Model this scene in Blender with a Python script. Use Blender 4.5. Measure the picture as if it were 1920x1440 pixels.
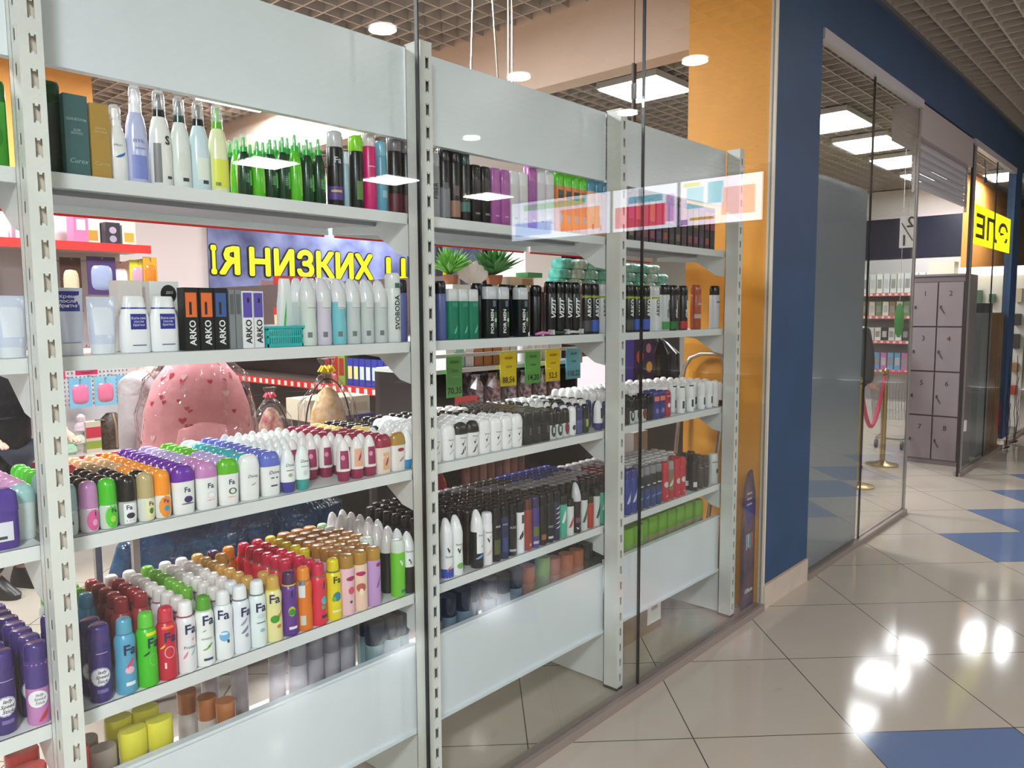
import bpy, bmesh, math, random
from mathutils import Matrix, Vector
random.seed(7)
SC = bpy.context.scene
COL = SC.collection
for o in list(bpy.data.objects): bpy.data.objects.remove(o)

# ------------------------------------------------------------------ camera
def make_camera():
    a, b, r = math.radians(42.13), math.radians(-5.396), math.radians(-0.313)
    fw = Vector((math.cos(a)*math.cos(b), math.sin(a)*math.cos(b), math.sin(b)))
    rt = Vector((math.sin(a), -math.cos(a), 0)); up = rt.cross(fw)
    R = rt*math.cos(r) + up*math.sin(r); U = R.cross(fw)
    cd = bpy.data.cameras.new('camera'); co = bpy.data.objects.new('camera', cd); COL.objects.link(co)
    cd.sensor_width = 36; cd.sensor_fit = 'HORIZONTAL'; cd.lens = 1435/1920*36
    cd.clip_start = 0.02; cd.clip_end = 200
    m = Matrix((R, U, -fw)).transposed().to_4x4(); m.translation = Vector((-.529, -1.686, 1.538))
    co.matrix_world = m; SC.camera = co
make_camera()
vs = SC.view_settings
SC.display_settings.display_device = 'sRGB'
vs.view_transform = 'Standard'; vs.look = 'None'; vs.gamma = 1; vs.use_curve_mapping = False
vs.exposure = 0.0
w = bpy.data.worlds.new('world'); SC.world = w; w.use_nodes = True
w.node_tree.nodes['Background'].inputs[0].default_value = (.75, .8, .85, 1)
w.node_tree.nodes['Background'].inputs[1].default_value = .35
SC.cycles.transparent_max_bounces = 16; SC.cycles.max_bounces = 8
vs.exposure = 1.35
SC.cycles.caustics_reflective = False; SC.cycles.caustics_refractive = False

CEIL = 3.446
# ------------------------------------------------------------------ materials
def srgb(c):
    return tuple((v/255/12.92 if v/255 <= .04045 else ((v/255+.055)/1.055)**2.4) for v in c)
MC = {}
def mat(c, rough=.45, metal=0, spec=.5, emit=0, alpha=1, trans=0, coat=0, noise=0, nscale=20, c2=None, bump=0):
    key = (tuple(c), rough, metal, spec, emit, alpha, trans, coat, noise, nscale, c2, bump)
    if key in MC: return MC[key]
    m = bpy.data.materials.new('paint_%02x%02x%02x' % tuple(int(v) for v in c)); m.use_nodes = True
    nt = m.node_tree; p = nt.nodes['Principled BSDF']
    p.inputs['Base Color'].default_value = (*srgb(c), 1)
    p.inputs['Roughness'].default_value = rough; p.inputs['Metallic'].default_value = metal
    p.inputs['Specular IOR Level'].default_value = spec
    p.inputs['Alpha'].default_value = alpha; p.inputs['Transmission Weight'].default_value = trans
    p.inputs['Coat Weight'].default_value = coat
    if emit:
        p.inputs['Emission Color'].default_value = (*srgb(c), 1); p.inputs['Emission Strength'].default_value = emit
    if noise or bump:
        tc = nt.nodes.new('ShaderNodeTexCoord'); n = nt.nodes.new('ShaderNodeTexNoise')
        n.inputs['Scale'].default_value = nscale; n.inputs['Detail'].default_value = 4
        nt.links.new(tc.outputs['Object'], n.inputs['Vector'])
        if noise:
            mx = nt.nodes.new('ShaderNodeMix'); mx.data_type = 'RGBA'
            mx.inputs[6].default_value = (*srgb(c), 1)
            mx.inputs[7].default_value = (*srgb(c2 or tuple(v*(1-noise) for v in c)), 1)
            rp = nt.nodes.new('ShaderNodeMapRange'); rp.inputs[1].default_value = .35; rp.inputs[2].default_value = .65
            nt.links.new(n.outputs['Fac'], rp.inputs[0]); nt.links.new(rp.outputs[0], mx.inputs[0])
            nt.links.new(mx.outputs[2], p.inputs['Base Color'])
        if bump:
            b = nt.nodes.new('ShaderNodeBump'); b.inputs['Strength'].default_value = bump; b.inputs['Distance'].default_value = .02
            nt.links.new(n.outputs['Fac'], b.inputs['Height']); nt.links.new(b.outputs[0], p.inputs['Normal'])
    MC[key] = m; return m
def glass_mat(name, tint=(.965, .982, .975), rough=0.0, veil=0.0, boost=1.0):
    m = bpy.data.materials.new(name); m.use_nodes = True; nt = m.node_tree; nt.nodes.clear()
    out = nt.nodes.new('ShaderNodeOutputMaterial'); mix = nt.nodes.new('ShaderNodeMixShader')
    tr = nt.nodes.new('ShaderNodeBsdfTransparent'); tr.inputs[0].default_value = (*tint, 1)
    gl = nt.nodes.new('ShaderNodeBsdfGlossy'); gl.inputs['Roughness'].default_value = rough
    fr = nt.nodes.new('ShaderNodeFresnel'); ge = nt.nodes.new('ShaderNodeNewGeometry')
    mr = nt.nodes.new('ShaderNodeMapRange')          # same Fresnel on both faces of the pane
    mr.inputs[3].default_value = 1.5; mr.inputs[4].default_value = 1/1.5
    mu = nt.nodes.new('ShaderNodeMath'); mu.operation = 'MULTIPLY'; mu.inputs[1].default_value = boost; mu.use_clamp = True
    L = nt.links.new
    L(ge.outputs['Backfacing'], mr.inputs[0]); L(mr.outputs[0], fr.inputs[0]); L(fr.outputs[0], mu.inputs[0]); L(mu.outputs[0], mix.inputs[0])
    L(tr.outputs[0], mix.inputs[1]); L(gl.outputs[0], mix.inputs[2])
    L(mix.outputs[0], out.inputs[0]); return m

# ------------------------------------------------------------------ mesh builder
class MB:
    def __init__(s): s.v = []; s.f = []; s.mi = []
    def add(s, vs, fs, mi=0):
        b = len(s.v); s.v += [tuple(v) for v in vs]; s.f += [tuple(i+b for i in f) for f in fs]; s.mi += [mi]*len(fs); return s
    def box(s, x0, x1, y0, y1, z0, z1, mi=0):
        return s.add([(x0,y0,z0),(x1,y0,z0),(x1,y1,z0),(x0,y1,z0),(x0,y0,z1),(x1,y0,z1),(x1,y1,z1),(x0,y1,z1)],
                     [(0,3,2,1),(4,5,6,7),(0,1,5,4),(1,2,6,5),(2,3,7,6),(3,0,4,7)], mi)
    def bar(s, p, q, w, t=None, mi=0):
        p, q = Vector(p), Vector(q); t = t or w; d = (q-p).normalized()
        a = d.cross(Vector((0,0,1)));  a = a.normalized() if a.length > 1e-4 else Vector((1,0,0)); b = d.cross(a)
        v = [c+a*i*w/2+b*j*t/2 for c in (p, q) for i, j in ((-1,-1),(1,-1),(1,1),(-1,1))]
        return s.add(v, [(3,2,1,0),(4,5,6,7),(0,1,5,4),(1,2,6,5),(2,3,7,6),(3,0,4,7)], mi)
    def loft(s, rings, seg=16, M=None, mi=0, cap=True):
        """rings: (z, rx, ry, n, dx, dy)"""
        vs = []
        for r in rings:
            z, rx, ry = r[:3]; n = r[3] if len(r) > 3 else 2; dx = r[4] if len(r) > 4 else 0; dy = r[5] if len(r) > 5 else 0
            for k in range(seg):
                t = 2*math.pi*(k+.5)/seg; c, q = math.cos(t), math.sin(t)
                x = rx*math.copysign(abs(c)**(2/n), c)+dx; y = ry*math.copysign(abs(q)**(2/n), q)+dy
                vs.append((x, y, z))
        fs = [(i*seg+k, i*seg+(k+1) % seg, (i+1)*seg+(k+1) % seg, (i+1)*seg+k) for i in range(len(rings)-1) for k in range(seg)]
        if cap: fs += [tuple(range(seg-1, -1, -1)), tuple((len(rings)-1)*seg+k for k in range(seg))]
        if M is not None: vs = [M @ Vector(v) for v in vs]
        return s.add(vs, fs, mi)
    def tube(s, pts, r, seg=8, mi=0, closed=False):
        pts = [Vector(p) for p in pts]; vs = []; n = len(pts); prev = None
        for i, p in enumerate(pts):
            d = (pts[min(i+1, n-1)]-pts[max(i-1, 0)]).normalized()
            a = prev - d*prev.dot(d) if prev is not None else d.orthogonal()
            a.normalize(); prev = a; b = d.cross(a); rr = r[i] if isinstance(r, (list, tuple)) else r
            vs += [p+(a*math.cos(2*math.pi*k/seg)+b*math.sin(2*math.pi*k/seg))*rr for k in range(seg)]
        fs = [(i*seg+k, i*seg+(k+1) % seg, (i+1)*seg+(k+1) % seg, (i+1)*seg+k) for i in range(n-1) for k in range(seg)]
        fs += [tuple(range(seg-1, -1, -1)), tuple((n-1)*seg+k for k in range(seg))]
        return s.add(vs, fs, mi)
    def prism(s, poly, axis, a, b, mi=0):
        """poly 2D extruded along axis ('x': poly=(y,z); 'y': (x,z); 'z': (x,y))"""
        f = {'x': lambda p, t: (t, p[0], p[1]), 'y': lambda p, t: (p[0], t, p[1]), 'z': lambda p, t: (p[0], p[1], t)}[axis]
        n = len(poly); v = [f(p, a) for p in poly]+[f(p, b) for p in poly]
        return s.add(v, [tuple(range(n)), tuple(range(2*n-1, n-1, -1))]+[(i, i+n, (i+1) % n+n, (i+1) % n) for i in range(n)], mi)
    def mesh(s, name, mats, smooth=False):
        me = bpy.data.meshes.new(name); me.from_pydata(s.v, [], s.f)
        for m in (mats if isinstance(mats, (list, tuple)) else [mats]): me.materials.append(m)
        if len(me.materials) > 1: me.polygons.foreach_set('material_index', s.mi)
        if smooth:
            me.polygons.foreach_set('use_smooth', [True]*len(me.polygons))
            try: me.set_sharp_from_angle(angle=math.radians(38))
            except Exception: pass
        me.update(); return me
def obj(name, me, parent=None, loc=(0,0,0), rot=None, kind=None):
    o = bpy.data.objects.new(name, me); COL.objects.link(o); o.location = loc
    if rot: o.rotation_euler = rot
    if parent: o.parent = parent
    if kind: o['kind'] = kind
    return o
def tag(o, label, cat, group=None, kind=None):
    o['label'] = label; o['category'] = cat
    if group: o['group'] = group
    if kind: o['kind'] = kind
    return o
def thing(name, label, cat, loc=(0,0,0), rz=0, group=None):
    return tag(obj(name, None, None, loc, (0,0,rz)), label, cat, group)
def struct(name, mb, m, smooth=False): return obj(name, mb.mesh(name, m, smooth), kind='structure')
def bx(name, x0, x1, y0, y1, z0, z1, m, parent=None, **k):
    return obj(name, MB().box(x0, x1, y0, y1, z0, z1).mesh(name, m), parent, **k)
TC = {}
def text2d(s, size, bold=0, shear=0, align='CENTER', extrude=0):
    """filled letters as (verts, faces) in the xy plane, centred"""
    key = (s, size, bold, shear, align, extrude)
    if key in TC: return TC[key]
    c = bpy.data.curves.new('lettering', 'FONT'); c.body = s; c.size = size; c.offset = bold*size; c.shear = shear; c.resolution_u = 2
    c.align_x = align; c.align_y = 'CENTER'; c.extrude = extrude
    o = bpy.data.objects.new('lettering', c); me = bpy.data.meshes.new_from_object(o)
    r = ([tuple(v.co) for v in me.vertices], [tuple(p.vertices) for p in me.polygons])
    bpy.data.objects.remove(o); bpy.data.curves.remove(c); bpy.data.meshes.remove(me)
    TC[key] = r; return r
def letters(name, s, size, m, parent, loc, normal='-y', **k):
    """flat lettering on a face; normal: direction the letters face"""
    mirror = k.pop('mirror', False); vert = k.pop('vert', False)
    vs, fs = text2d(s, size, **k); out = []
    for x, y, z in vs:
        if vert: x, y = -y, x
        if mirror: x = -x
        out.append({'-y': (x, -z, y), '-x': (-z, -x, y), '+z': (x, y, z), 'y': (-x, z, y), 'x': (z, x, y)}[normal])
    return obj(name, MB().add(out, fs).mesh(name, m), parent, loc)

# ------------------------------------------------------------------ lamps
def panel_light(name, x, y, sx, sy, power, label, group, col=(250,251,255), z=CEIL-.056, strips=0, es=5.5):
    t = thing(name, label, 'ceiling light', (x, y, z), 0, group)
    b = MB(); b.box(-sx/2-.015, sx/2+.015, -sy/2-.015, sy/2+.015, 0, .05)
    obj('housing', b.mesh('housing', mat((210,208,204))), t)
    d = MB()
    if strips:
        for i in range(strips):
            y0 = -sy/2+sy*i/strips; d.box(-sx/2, sx/2, y0+.02, y0+sy/strips-.045, -.012, -.001)
    else: d.box(-sx/2, sx/2, -sy/2, sy/2, -.012, -.001)
    obj('diffuser', d.mesh('diffuser', mat(col, emit=es)), t)
    ld = bpy.data.lights.new('lamp', 'AREA'); ld.shape = 'RECTANGLE'; ld.size = sx; ld.size_y = sy; ld.energy = power; ld.color = srgb(col)
    obj('lamp', ld, t, (0, 0, -.02)); return t
def downlight(x, y, power, label, group='round downlights along the corridor ceiling', r=.085, z=CEIL-.056):
    t = thing('downlight', label, 'ceiling light', (x, y, z), 0, group)
    b = MB(); b.loft([(0, r+.02, r+.02), (.05, r, r)], 24); obj('housing', b.mesh('housing', mat((225,225,222))), t)
    b = MB(); b.loft([(-.012, r*.9, r*.9), (-.001, r, r)], 24); obj('diffuser', b.mesh('diffuser', mat((255,250,240), emit=7)), t)
    ld = bpy.data.lights.new('lamp', 'AREA'); ld.shape = 'DISK'; ld.size = 2*r; ld.energy = power; ld.color = (1, .97, .93)
    obj('lamp', ld, t, (0, 0, -.02)); return t

for i, (x, y, lb) in enumerate([(5.15, 1.93, 'square white panel light above the right shelving bay in front of the orange column'),
        (7.4, 1.2, 'nearest bright panel light in the row seen through the right-hand window'),
        (8.75, 1.24, 'second panel light in the row inside the store behind the right-hand window'),
        (10.1, 1.27, 'third panel light in the row inside the store behind the right-hand window'),
        (11.5, 1.3, 'fourth panel light in the row, seen beside the roller shutter'), (12.3, .45, 'unseen panel light added to brighten the orange wall behind the far glass pane')  # last panel is out of sight, added to light the orange wall
]):
    panel_light('panel_light', x, y, .55 if i == 0 else .75, .55, 30 if i in (0, 5) else 11, lb, 'panel lights in the store ceiling')
for i, (x, y) in enumerate([(1.2, 1.9), (3.0, 4.6), (.2, 4.4), (5.8, 6.2), (-1.6, 1.9)]):
    panel_light('panel_light', x, y, .6, .6, 46, 'square store panel light hidden above the shelving, ' + ['over the near aisle', 'in the middle of the store', 'over the toy wall', 'in front of the blue banner', 'beyond the left edge'][i], 'panel lights in the store ceiling')
# corridor lamps (most are only seen mirrored in the shop glass)
for i, (x, y) in enumerate([(2.76, -2.54), (4.13, -2.57), (4.73, -1.36), (5.38, -4.35), (5.65, -2.56), (3.8, -5.98)]):
    downlight(x, y, 2, 'round white corridor downlight mirrored in the shop glass, ' + ['over the middle bay', 'against the beige beam', 'against the orange column', 'on the middle header panel', 'beside the hanging dark rod', 'above the green spray bottles'][i])
for i, (x, y) in enumerate([(-1.9, -2.6), (-.4, -7.2), (4.6, -7.15), (6.45, -7.0), (8.5, -7.1), (-2.6, -4.6)]):  # louvres behind the viewer are unseen, added to light the corridor
    panel_light('louvre_light', x, y, .58, .58, 75 if x < 0 else 40, 'corridor louvre light of four bright strips, ' + ['behind the viewer, unseen, added for light', 'mirrored beyond the left bay', 'mirrored on the green spray bottles', 'mirrored on the magenta hair spray', 'mirrored on the white shampoo bottles', 'unseen farther back, added for light'][i], 'louvre lights in the corridor ceiling', strips=4)

# ------------------------------------------------------------------ floor
def floor():
    cream = bpy.data.materials.new('cream_tile'); blue = bpy.data.materials.new('blue_tile')
    for m, c1, c2 in ((cream, (190,180,166), (178,168,153)), (blue, (110,128,164), (100,118,154))):
        m.use_nodes = True; nt = m.node_tree; p = nt.nodes['Principled BSDF']; L = nt.links.new
        tc = nt.nodes.new('ShaderNodeTexCoord'); mp = nt.nodes.new('ShaderNodeMapping'); mp.inputs['Rotation'].default_value = (0, 0, -math.pi/4)
        L(tc.outputs['Object'], mp.inputs[0]); sp = nt.nodes.new('ShaderNodeSeparateXYZ'); L(mp.outputs[0], sp.inputs[0])
        ds = []
        for ax, off in ((0, 1.03), (1, -2.197)):
            a = nt.nodes.new('ShaderNodeMath'); a.operation = 'SUBTRACT'; a.inputs[1].default_value = off-60; L(sp.outputs[ax], a.inputs[0])
            q = nt.nodes.new('ShaderNodeMath'); q.operation = 'PINGPONG'; q.inputs[1].default_value = .3; L(a.outputs[0], q.inputs[0]); ds.append(q)
        mn = nt.nodes.new('ShaderNodeMath'); mn.operation = 'MINIMUM'; L(ds[0].outputs[0], mn.inputs[0]); L(ds[1].outputs[0], mn.inputs[1])
        lt = nt.nodes.new('ShaderNodeMath'); lt.operation = 'LESS_THAN'; lt.inputs[1].default_value = .0022; L(mn.outputs[0], lt.inputs[0])
        n = nt.nodes.new('ShaderNodeTexNoise'); n.inputs['Scale'].default_value = 1.7; n.inputs['Detail'].default_value = 5; L(tc.outputs['Object'], n.inputs[0])
        mx = nt.nodes.new('ShaderNodeMix'); mx.data_type = 'RGBA'; mx.inputs[6].default_value = (*srgb(c1), 1); mx.inputs[7].default_value = (*srgb(c2), 1); L(n.outputs[0], mx.inputs[0])
        g = nt.nodes.new('ShaderNodeMix'); g.data_type = 'RGBA'; g.inputs[7].default_value = (*srgb((72,66,60)), 1); L(mx.outputs[2], g.inputs[6]); L(lt.outputs[0], g.inputs[0])
        # small scuffs
        n2 = nt.nodes.new('ShaderNodeTexNoise'); n2.inputs['Scale'].default_value = 9; n2.inputs['Detail'].default_value = 8; L(tc.outputs['Object'], n2.inputs[0])
        mr = nt.nodes.new('ShaderNodeMapRange'); mr.inputs[1].default_value = .68; mr.inputs[2].default_value = .8; mr.inputs[4].default_value = .35; L(n2.outputs[0], mr.inputs[0])
        s = nt.nodes.new('ShaderNodeMix'); s.data_type = 'RGBA'; s.inputs[7].default_value = (*srgb((140,126,110)), 1); L(g.outputs[2], s.inputs[6]); L(mr.outputs[0], s.inputs[0])
        L(s.outputs[2], p.inputs['Base Color'])
        rr = nt.nodes.new('ShaderNodeMapRange'); p.inputs['Specular IOR Level'].default_value = .28; rr.inputs[3].default_value = .05; rr.inputs[4].default_value = .13; L(n.outputs[0], rr.inputs[0]); L(rr.outputs[0], p.inputs['Roughness'])
        b = nt.nodes.new('ShaderNodeBump'); b.inputs['Strength'].default_value = .05; b.inputs['Distance'].default_value = .01; L(n.outputs[0], b.inputs['Height']); L(b.outputs[0], p.inputs['Normal'])
    mb = MB(); h = math.sqrt(.5); blues = {(-1, 0), (-2, -1)} | {(k, k) for k in range(3, 9)}
    for i in range(-26, 30):
        for j in range(-26, 30):
            u0, v0 = 1.03+.6*i, 2.197+.6*j
            c = ((u0+.3+v0+.3)*h, (u0+.3-v0-.3)*h)
            if not (-7 < c[0] < 17 and -11.5 < c[1] < 10.5): continue
            mb.add([((u+v)*h, (u-v)*h, 0) for u, v in ((u0, v0), (u0, v0+.6), (u0+.6, v0+.6), (u0+.6, v0))], [(0, 3, 2, 1)], 1 if (i, j) in blues else 0)
    # keep normals up
    me_f = mb.mesh('floor', [cream, blue]); o = obj('floor', me_f, kind='structure')
    if me_f.polygons[0].normal.z < 0: me_f.flip_normals()
floor()

# ------------------------------------------------------------------ ceiling: open-cell grid under a dark void
def ceiling():
    mb = MB(); t = .0055; z0, z1 = CEIL, CEIL+.085
    y = -11.484-.15
    while y < 10: mb.box(-7, 17, y-t, y+t, z0, z1); y += .15
    x = -7
    while x < 17: mb.box(x-t, x+t, -11.6, 10, z0+.001, z1); x += .15
    struct('ceiling', mb, mat((186,177,168), .5))
    struct('trim_1', MB().box(-7, 17, -11.7, 10, 3.85, 3.9), mat((26,24,24), .9))
ceiling()

# ------------------------------------------------------------------ facade
BLUE = mat((40,72,108), .55, noise=.08, nscale=3); ORANGE = mat((238,164,52), .5, noise=.04, nscale=3)
WHITE = mat((226,222,214), .6); ALU = mat((172,168,166), .35, metal=.6)
FY = -.07
# corner column: blue towards the corridor, orange inside the store
mb = MB(); mb.box(3.17, 3.75, FY, .40, 0, CEIL, 1)
mb.box(3.168, 3.752, FY-.004, FY+.012, .13, CEIL, 0)
struct('wall_column_near', mb, [BLUE, ORANGE])
bb = mat((198,184,168), .35, noise=.05, nscale=8)
struct('baseboard_column', MB().box(3.165, 3.755, FY-.012, FY+.01, 0, .125), bb)
struct('trim_2', MB().box(3.158, 3.17, FY-.012, FY+.02, .0, CEIL), mat((214,206,190), .4))
# fascia beam
struct('wall_fascia', MB().box(3.75, 17, FY-.004, .02, 3.0425, CEIL-.001), BLUE)
struct('trim_3', MB().box(3.75, 17, FY-.03, FY-.004, CEIL-.03, CEIL-.002), mat((90,94,100), .5))
mb = MB(); mb.box(9.36, 9.72, FY-.01, -.01, .1, 3.0425); struct('wall_column_far', mb, BLUE)
struct('wall_far_right', MB().box(11.6, 17, FY-.02, .0, 0, 3.0425), BLUE)
# glass panes
GM = glass_mat('shop_glass', boost=.85); GM2 = glass_mat('shop_glass_right', boost=.9); GM3 = glass_mat('shop_glass_far', boost=.45)
SEAM = mat((20,22,22), .3); 
panes = [(-3.2, -1.13, GM, CEIL), (-1.125, .886, GM, CEIL), (.890, 2.008, GM, CEIL), (2.014, 3.158, GM, CEIL), (3.76, 4.655, GM2, 3.0), (4.665, 5.66, GM2, 3.0), (7.40, 8.45, GM3, 3.0), (8.46, 9.35, GM3, 3.0), (9.75, 11.5, GM3, 3.0)]
for i, (a, b, g, zt) in enumerate(panes):
    struct('window_%d' % (i+1), MB().box(a, b, FY, FY+.01, .035, zt), g)
for i, x in enumerate((-1.1275, .888, 2.011)): struct('trim_%d' % (10+i), MB().box(x-.0025, x+.0025, FY-.001, FY+.011, .035, CEIL), SEAM)
for i, (x, zt) in enumerate(((4.66, 3.0), (8.455, 3.0))): struct('trim_%d' % (14+i), MB().box(x-.004, x+.004, FY-.001, FY+.011, .035, zt), SEAM)
# floor channels and head rails
CH = mat((150,138,130), .35, metal=.3)
for i, (a, b) in enumerate(((-3.2, 3.158), (3.755, 5.69), (7.37, 9.36), (9.73, 11.6))):
    m_ = MB(); m_.box(a, b, FY-.022, FY-.002, 0, .036); m_.box(a, b, FY+.012, FY+.03, 0, .036); m_.box(a, b, FY-.002, FY+.012, 0, .03)
    struct('trim_%d' % (20+i), m_, CH)
for i, (a, b) in enumerate(((3.755, 5.70), (7.37, 9.36), (9.73, 11.6))):
    struct('trim_%d' % (26+i), MB().box(a, b, FY-.015, FY+.03, 2.985, 3.0425), mat((196,194,200), .35, metal=.3))
struct('trim_30', MB().box(5.66, 5.70, FY-.002, FY+.012, 0, 3.0), ALU)
struct('trim_31', MB().box(7.365, 7.40, FY-.006, FY+.012, 0, 3.0), mat((44,42,44), .4))
struct('trim_32', MB().box(7.40, 7.44, FY-.016, FY-.002, 0, 3.0), ALU)
# clip on the door edge
tag(bx('door_clip', 7.42, 7.47, FY-.035, FY-.02, .42, .52, mat((215,215,215))), 'small white clip low on the glass edge beside the entrance', 'clip')
# roller shutter over the entrance
t = thing('roller_shutter', 'rolled-up grey metal roller shutter above the store entrance', 'shutter', (5.7, FY, 0))
bx('shutter_box', 0, 1.66, 0, .2, 2.79, 3.03, mat((168,160,160), .5), t)
mb = MB()
for k in range(6): z = 2.45+k*.056; mb.prism([(.06, z), (.045, z+.01), (.04, z+.028), (.045, z+.046), (.06, z+.054)], 'x', .02, 1.64)
obj('curtain', mb.mesh('curtain', mat((170,170,178), .5)), t)
for x in (0, 1.63): bx('guide_rail', x+.01, x+.03, .03, .05, 2.4, 2.79, ALU, t)
# dark grey backing sheet behind the first right-hand pane
tag(bx('backing_sheet', 3.78, 4.645, FY+.02, FY+.03, .04, 2.29, mat((132,140,148), .25, spec=.6)), 'tall dark grey sheet standing right behind the first right-hand window pane', 'sheet')

# store interior shell
struct('wall_orange_side', MB().box(12.0, 16.9, .86, .97, 0, 3.43), mat((214,140,62), .6))
struct('wall_back', MB().box(-7, 17, 8.6, 8.8, 0, 3.85), mat((206,190,178), .7))
struct('wall_left', MB().box(-7.2, -7, -11.7, 8.8, 0, 3.85), mat((212,200,186), .7))
struct('wall_right', MB().box(17, 17.2, -11.7, 8.8, 0, 3.85), mat((214,206,198), .7))
struct('wall_opposite', MB().box(-7, 17, -11.9, -11.7, 0, 3.85), mat((120,118,114), .7))
struct('wall_beam', MB().box(3.45, 3.60, .401, 8.6, 3.0, CEIL+.1), mat((226,204,186), .7))
# orange stub wall at the back left
struct('wall_orange', MB().box(-2.5, 1.9, 5.0, 5.12, 2.45, 3.44), mat((236,170,90), .6))
# ------------------------------------------------------------------ shelving
SW = mat((224,228,226), .32, noise=.05, nscale=2); PANEL = mat((226,234,238), .22, spec=.6, noise=.05, nscale=1.5)
UPR = mat((226,228,222), .35, noise=.06, nscale=4)
S1, S2, S3, S4, S5 = 1.827, 1.4495, 1.063, .676, .258
DEP = .485; YS = .076
def slotted(mb, f, wid, z0, z1, p=.0645, first=.03, sl=.036):
    """a sheet with real slot holes; f(a, z, t) maps to xyz"""
    e = [0, wid*.42, wid*.50, wid*.64, wid*.72, wid]
    zs = []; z = z0+first
    while z+sl < z1: zs.append(z); z += p
    def quad(a0, a1, b0, b1):
        v = [f(a, b, t) for t in (0, .002) for a, b in ((a0, b0), (a1, b0), (a1, b1), (a0, b1))]
        mb.add(v, [(0,1,2,3),(7,6,5,4),(0,4,5,1),(1,5,6,2),(2,6,7,3),(3,7,4,0)])
    quad(e[0], e[1], z0, z1); quad(e[4], e[5], z0, z1)
    for i, (a0, a1, d) in enumerate(((e[1], e[2], 0), (e[2], e[3], .004), (e[3], e[4], 0))):
        prev = z0
        for z in zs: quad(a0, a1, prev, z+d); prev = z+sl-d
        quad(a0, a1, prev, z1)
def upright(x, label, first_z, side_slots=False, front_slots=True):
    t = thing('shelving_upright', label, 'shelving upright', (x, 0, 0), 0, 'slotted uprights of the window shelving')
    mb = MB(); W = .042; D = .066; H = 2.298
    slotted(mb, lambda a, z, q: (-W+a, q, z), W, .012, H, first=first_z)
    if side_slots: slotted(mb, lambda a, z, q: (-W+q, a+.002, z), D*.62, .012, H, first=first_z+.02, sl=.03); mb.box(-W, -W+.002, D*.62, D, .012, H)
    else: mb.box(-W, -W+.002, .002, D, .012, H)
    mb.box(-.002, 0, .002, D, .012, H); mb.box(-W, 0, D-.002, D, .012, H)
    obj('post', mb.mesh('post', UPR), t)
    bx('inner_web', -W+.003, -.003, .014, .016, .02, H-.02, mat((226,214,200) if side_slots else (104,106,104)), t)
    bx('top_cap', -W-.001, .001, -.001, D+.001, H, H+.004, UPR, t)
    b = MB().prism([(.076, .012), (.56, .012), (.56, .05), (.52, .225), (.076, .225)], 'x', -.029, -.017); obj('base_foot', b.mesh('base_foot', SW), t)
    bx('levelling_foot', -W, 0, 0, D, 0, .012, mat((60,62,58)), t); return t
for i, (x, l, s) in enumerate([(-1, 'slotted white upright beyond the left edge of the photo', 0), (0, 'slotted white upright nearest the camera, between the left edge bay and the left bay', 1),
        (1, 'slotted white upright between the left bay and the middle bay', 0), (2, 'slotted white upright between the middle bay and the right bay', 0),
        (3, 'white end upright beside the orange column', 0)]):
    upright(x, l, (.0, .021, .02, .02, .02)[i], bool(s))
# wide return plate on the end upright
bn = ['edge bay', 'left bay', 'middle bay', 'right bay']
for i in range(4):
    x0, x1 = i-1-.012, i-.033; t = thing('shelving_bay', ['white shelving bay cut off at the left photo edge', 'white shelving bay on the left with colourful roll-ons and sprays', 'white shelving bay in the middle with black and white deodorants', 'white shelving bay on the right next to the orange column'][i], 'shelving', (0, 0, 0), 0, 'shelving bays behind the shop window')
    b = MB(); b.box(x0, x1, YS, YS+.008, 2.047, 2.292); b.box(x0, x1, YS, YS+.03, 2.292, 2.299); b.box(x0, x1, YS, YS+.024, 2.040, 2.047); obj('header_panel', b.mesh('header_panel', PANEL), t)
    b = MB(); b.box(x0, x1, YS, YS+.008, .238, .510); b.box(x0, x1, YS-.006, YS+.016, .506, .514); b.box(x0, x1, YS-.008, YS+.02, .228, .238); obj('base_panel', b.mesh('base_panel', PANEL), t)
    bx('base_shelf', x0, x1, YS+.024, .56, S5-.022, S5, SW, t)
    for k, z in enumerate((S1, S2, S3, S4)):
        b = MB(); b.box(x0, x1, YS, DEP, z-.012, z); b.box(x0, x1, YS-.004, YS+.004, z-.030, z); b.box(x0, x1, DEP-.004, DEP+.004, z-.034, z)
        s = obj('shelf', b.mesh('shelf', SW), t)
        b = MB(); b.box(x0+.008, x1-.008, YS+.004, DEP-.004, z-.014, z-.012); b.box(x0+.008, x1-.008, .22, .27, z-.026, z-.014); obj('underside', b.mesh('underside', mat((150,153,158), .4)), s)  # shade under the shelf is put into this darker grey
        rail = bx('price_rail', x0+.01, x1-.01, DEP+.004, DEP+.010, z-.040, z+.002, mat((214,44,40), .4), s)
        for xx in (x0+.001, x1-.006):
            b = MB().prism([(YS-.004, z-.013), (.45, z-.013), (.45, z-.034), (.22, z-.05), (.12, z-.115), (YS-.004, z-.125)], 'x', xx, xx+.004)
            obj('bracket', b.mesh('bracket', SW), s)
# support posts behind the end upright
tag(bx('side_plate', 3.001, 3.030, .012, .03, .02, 2.29, mat((196,204,200), .4)), 'narrow white side plate on the end upright beside the orange column', 'plate')
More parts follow.
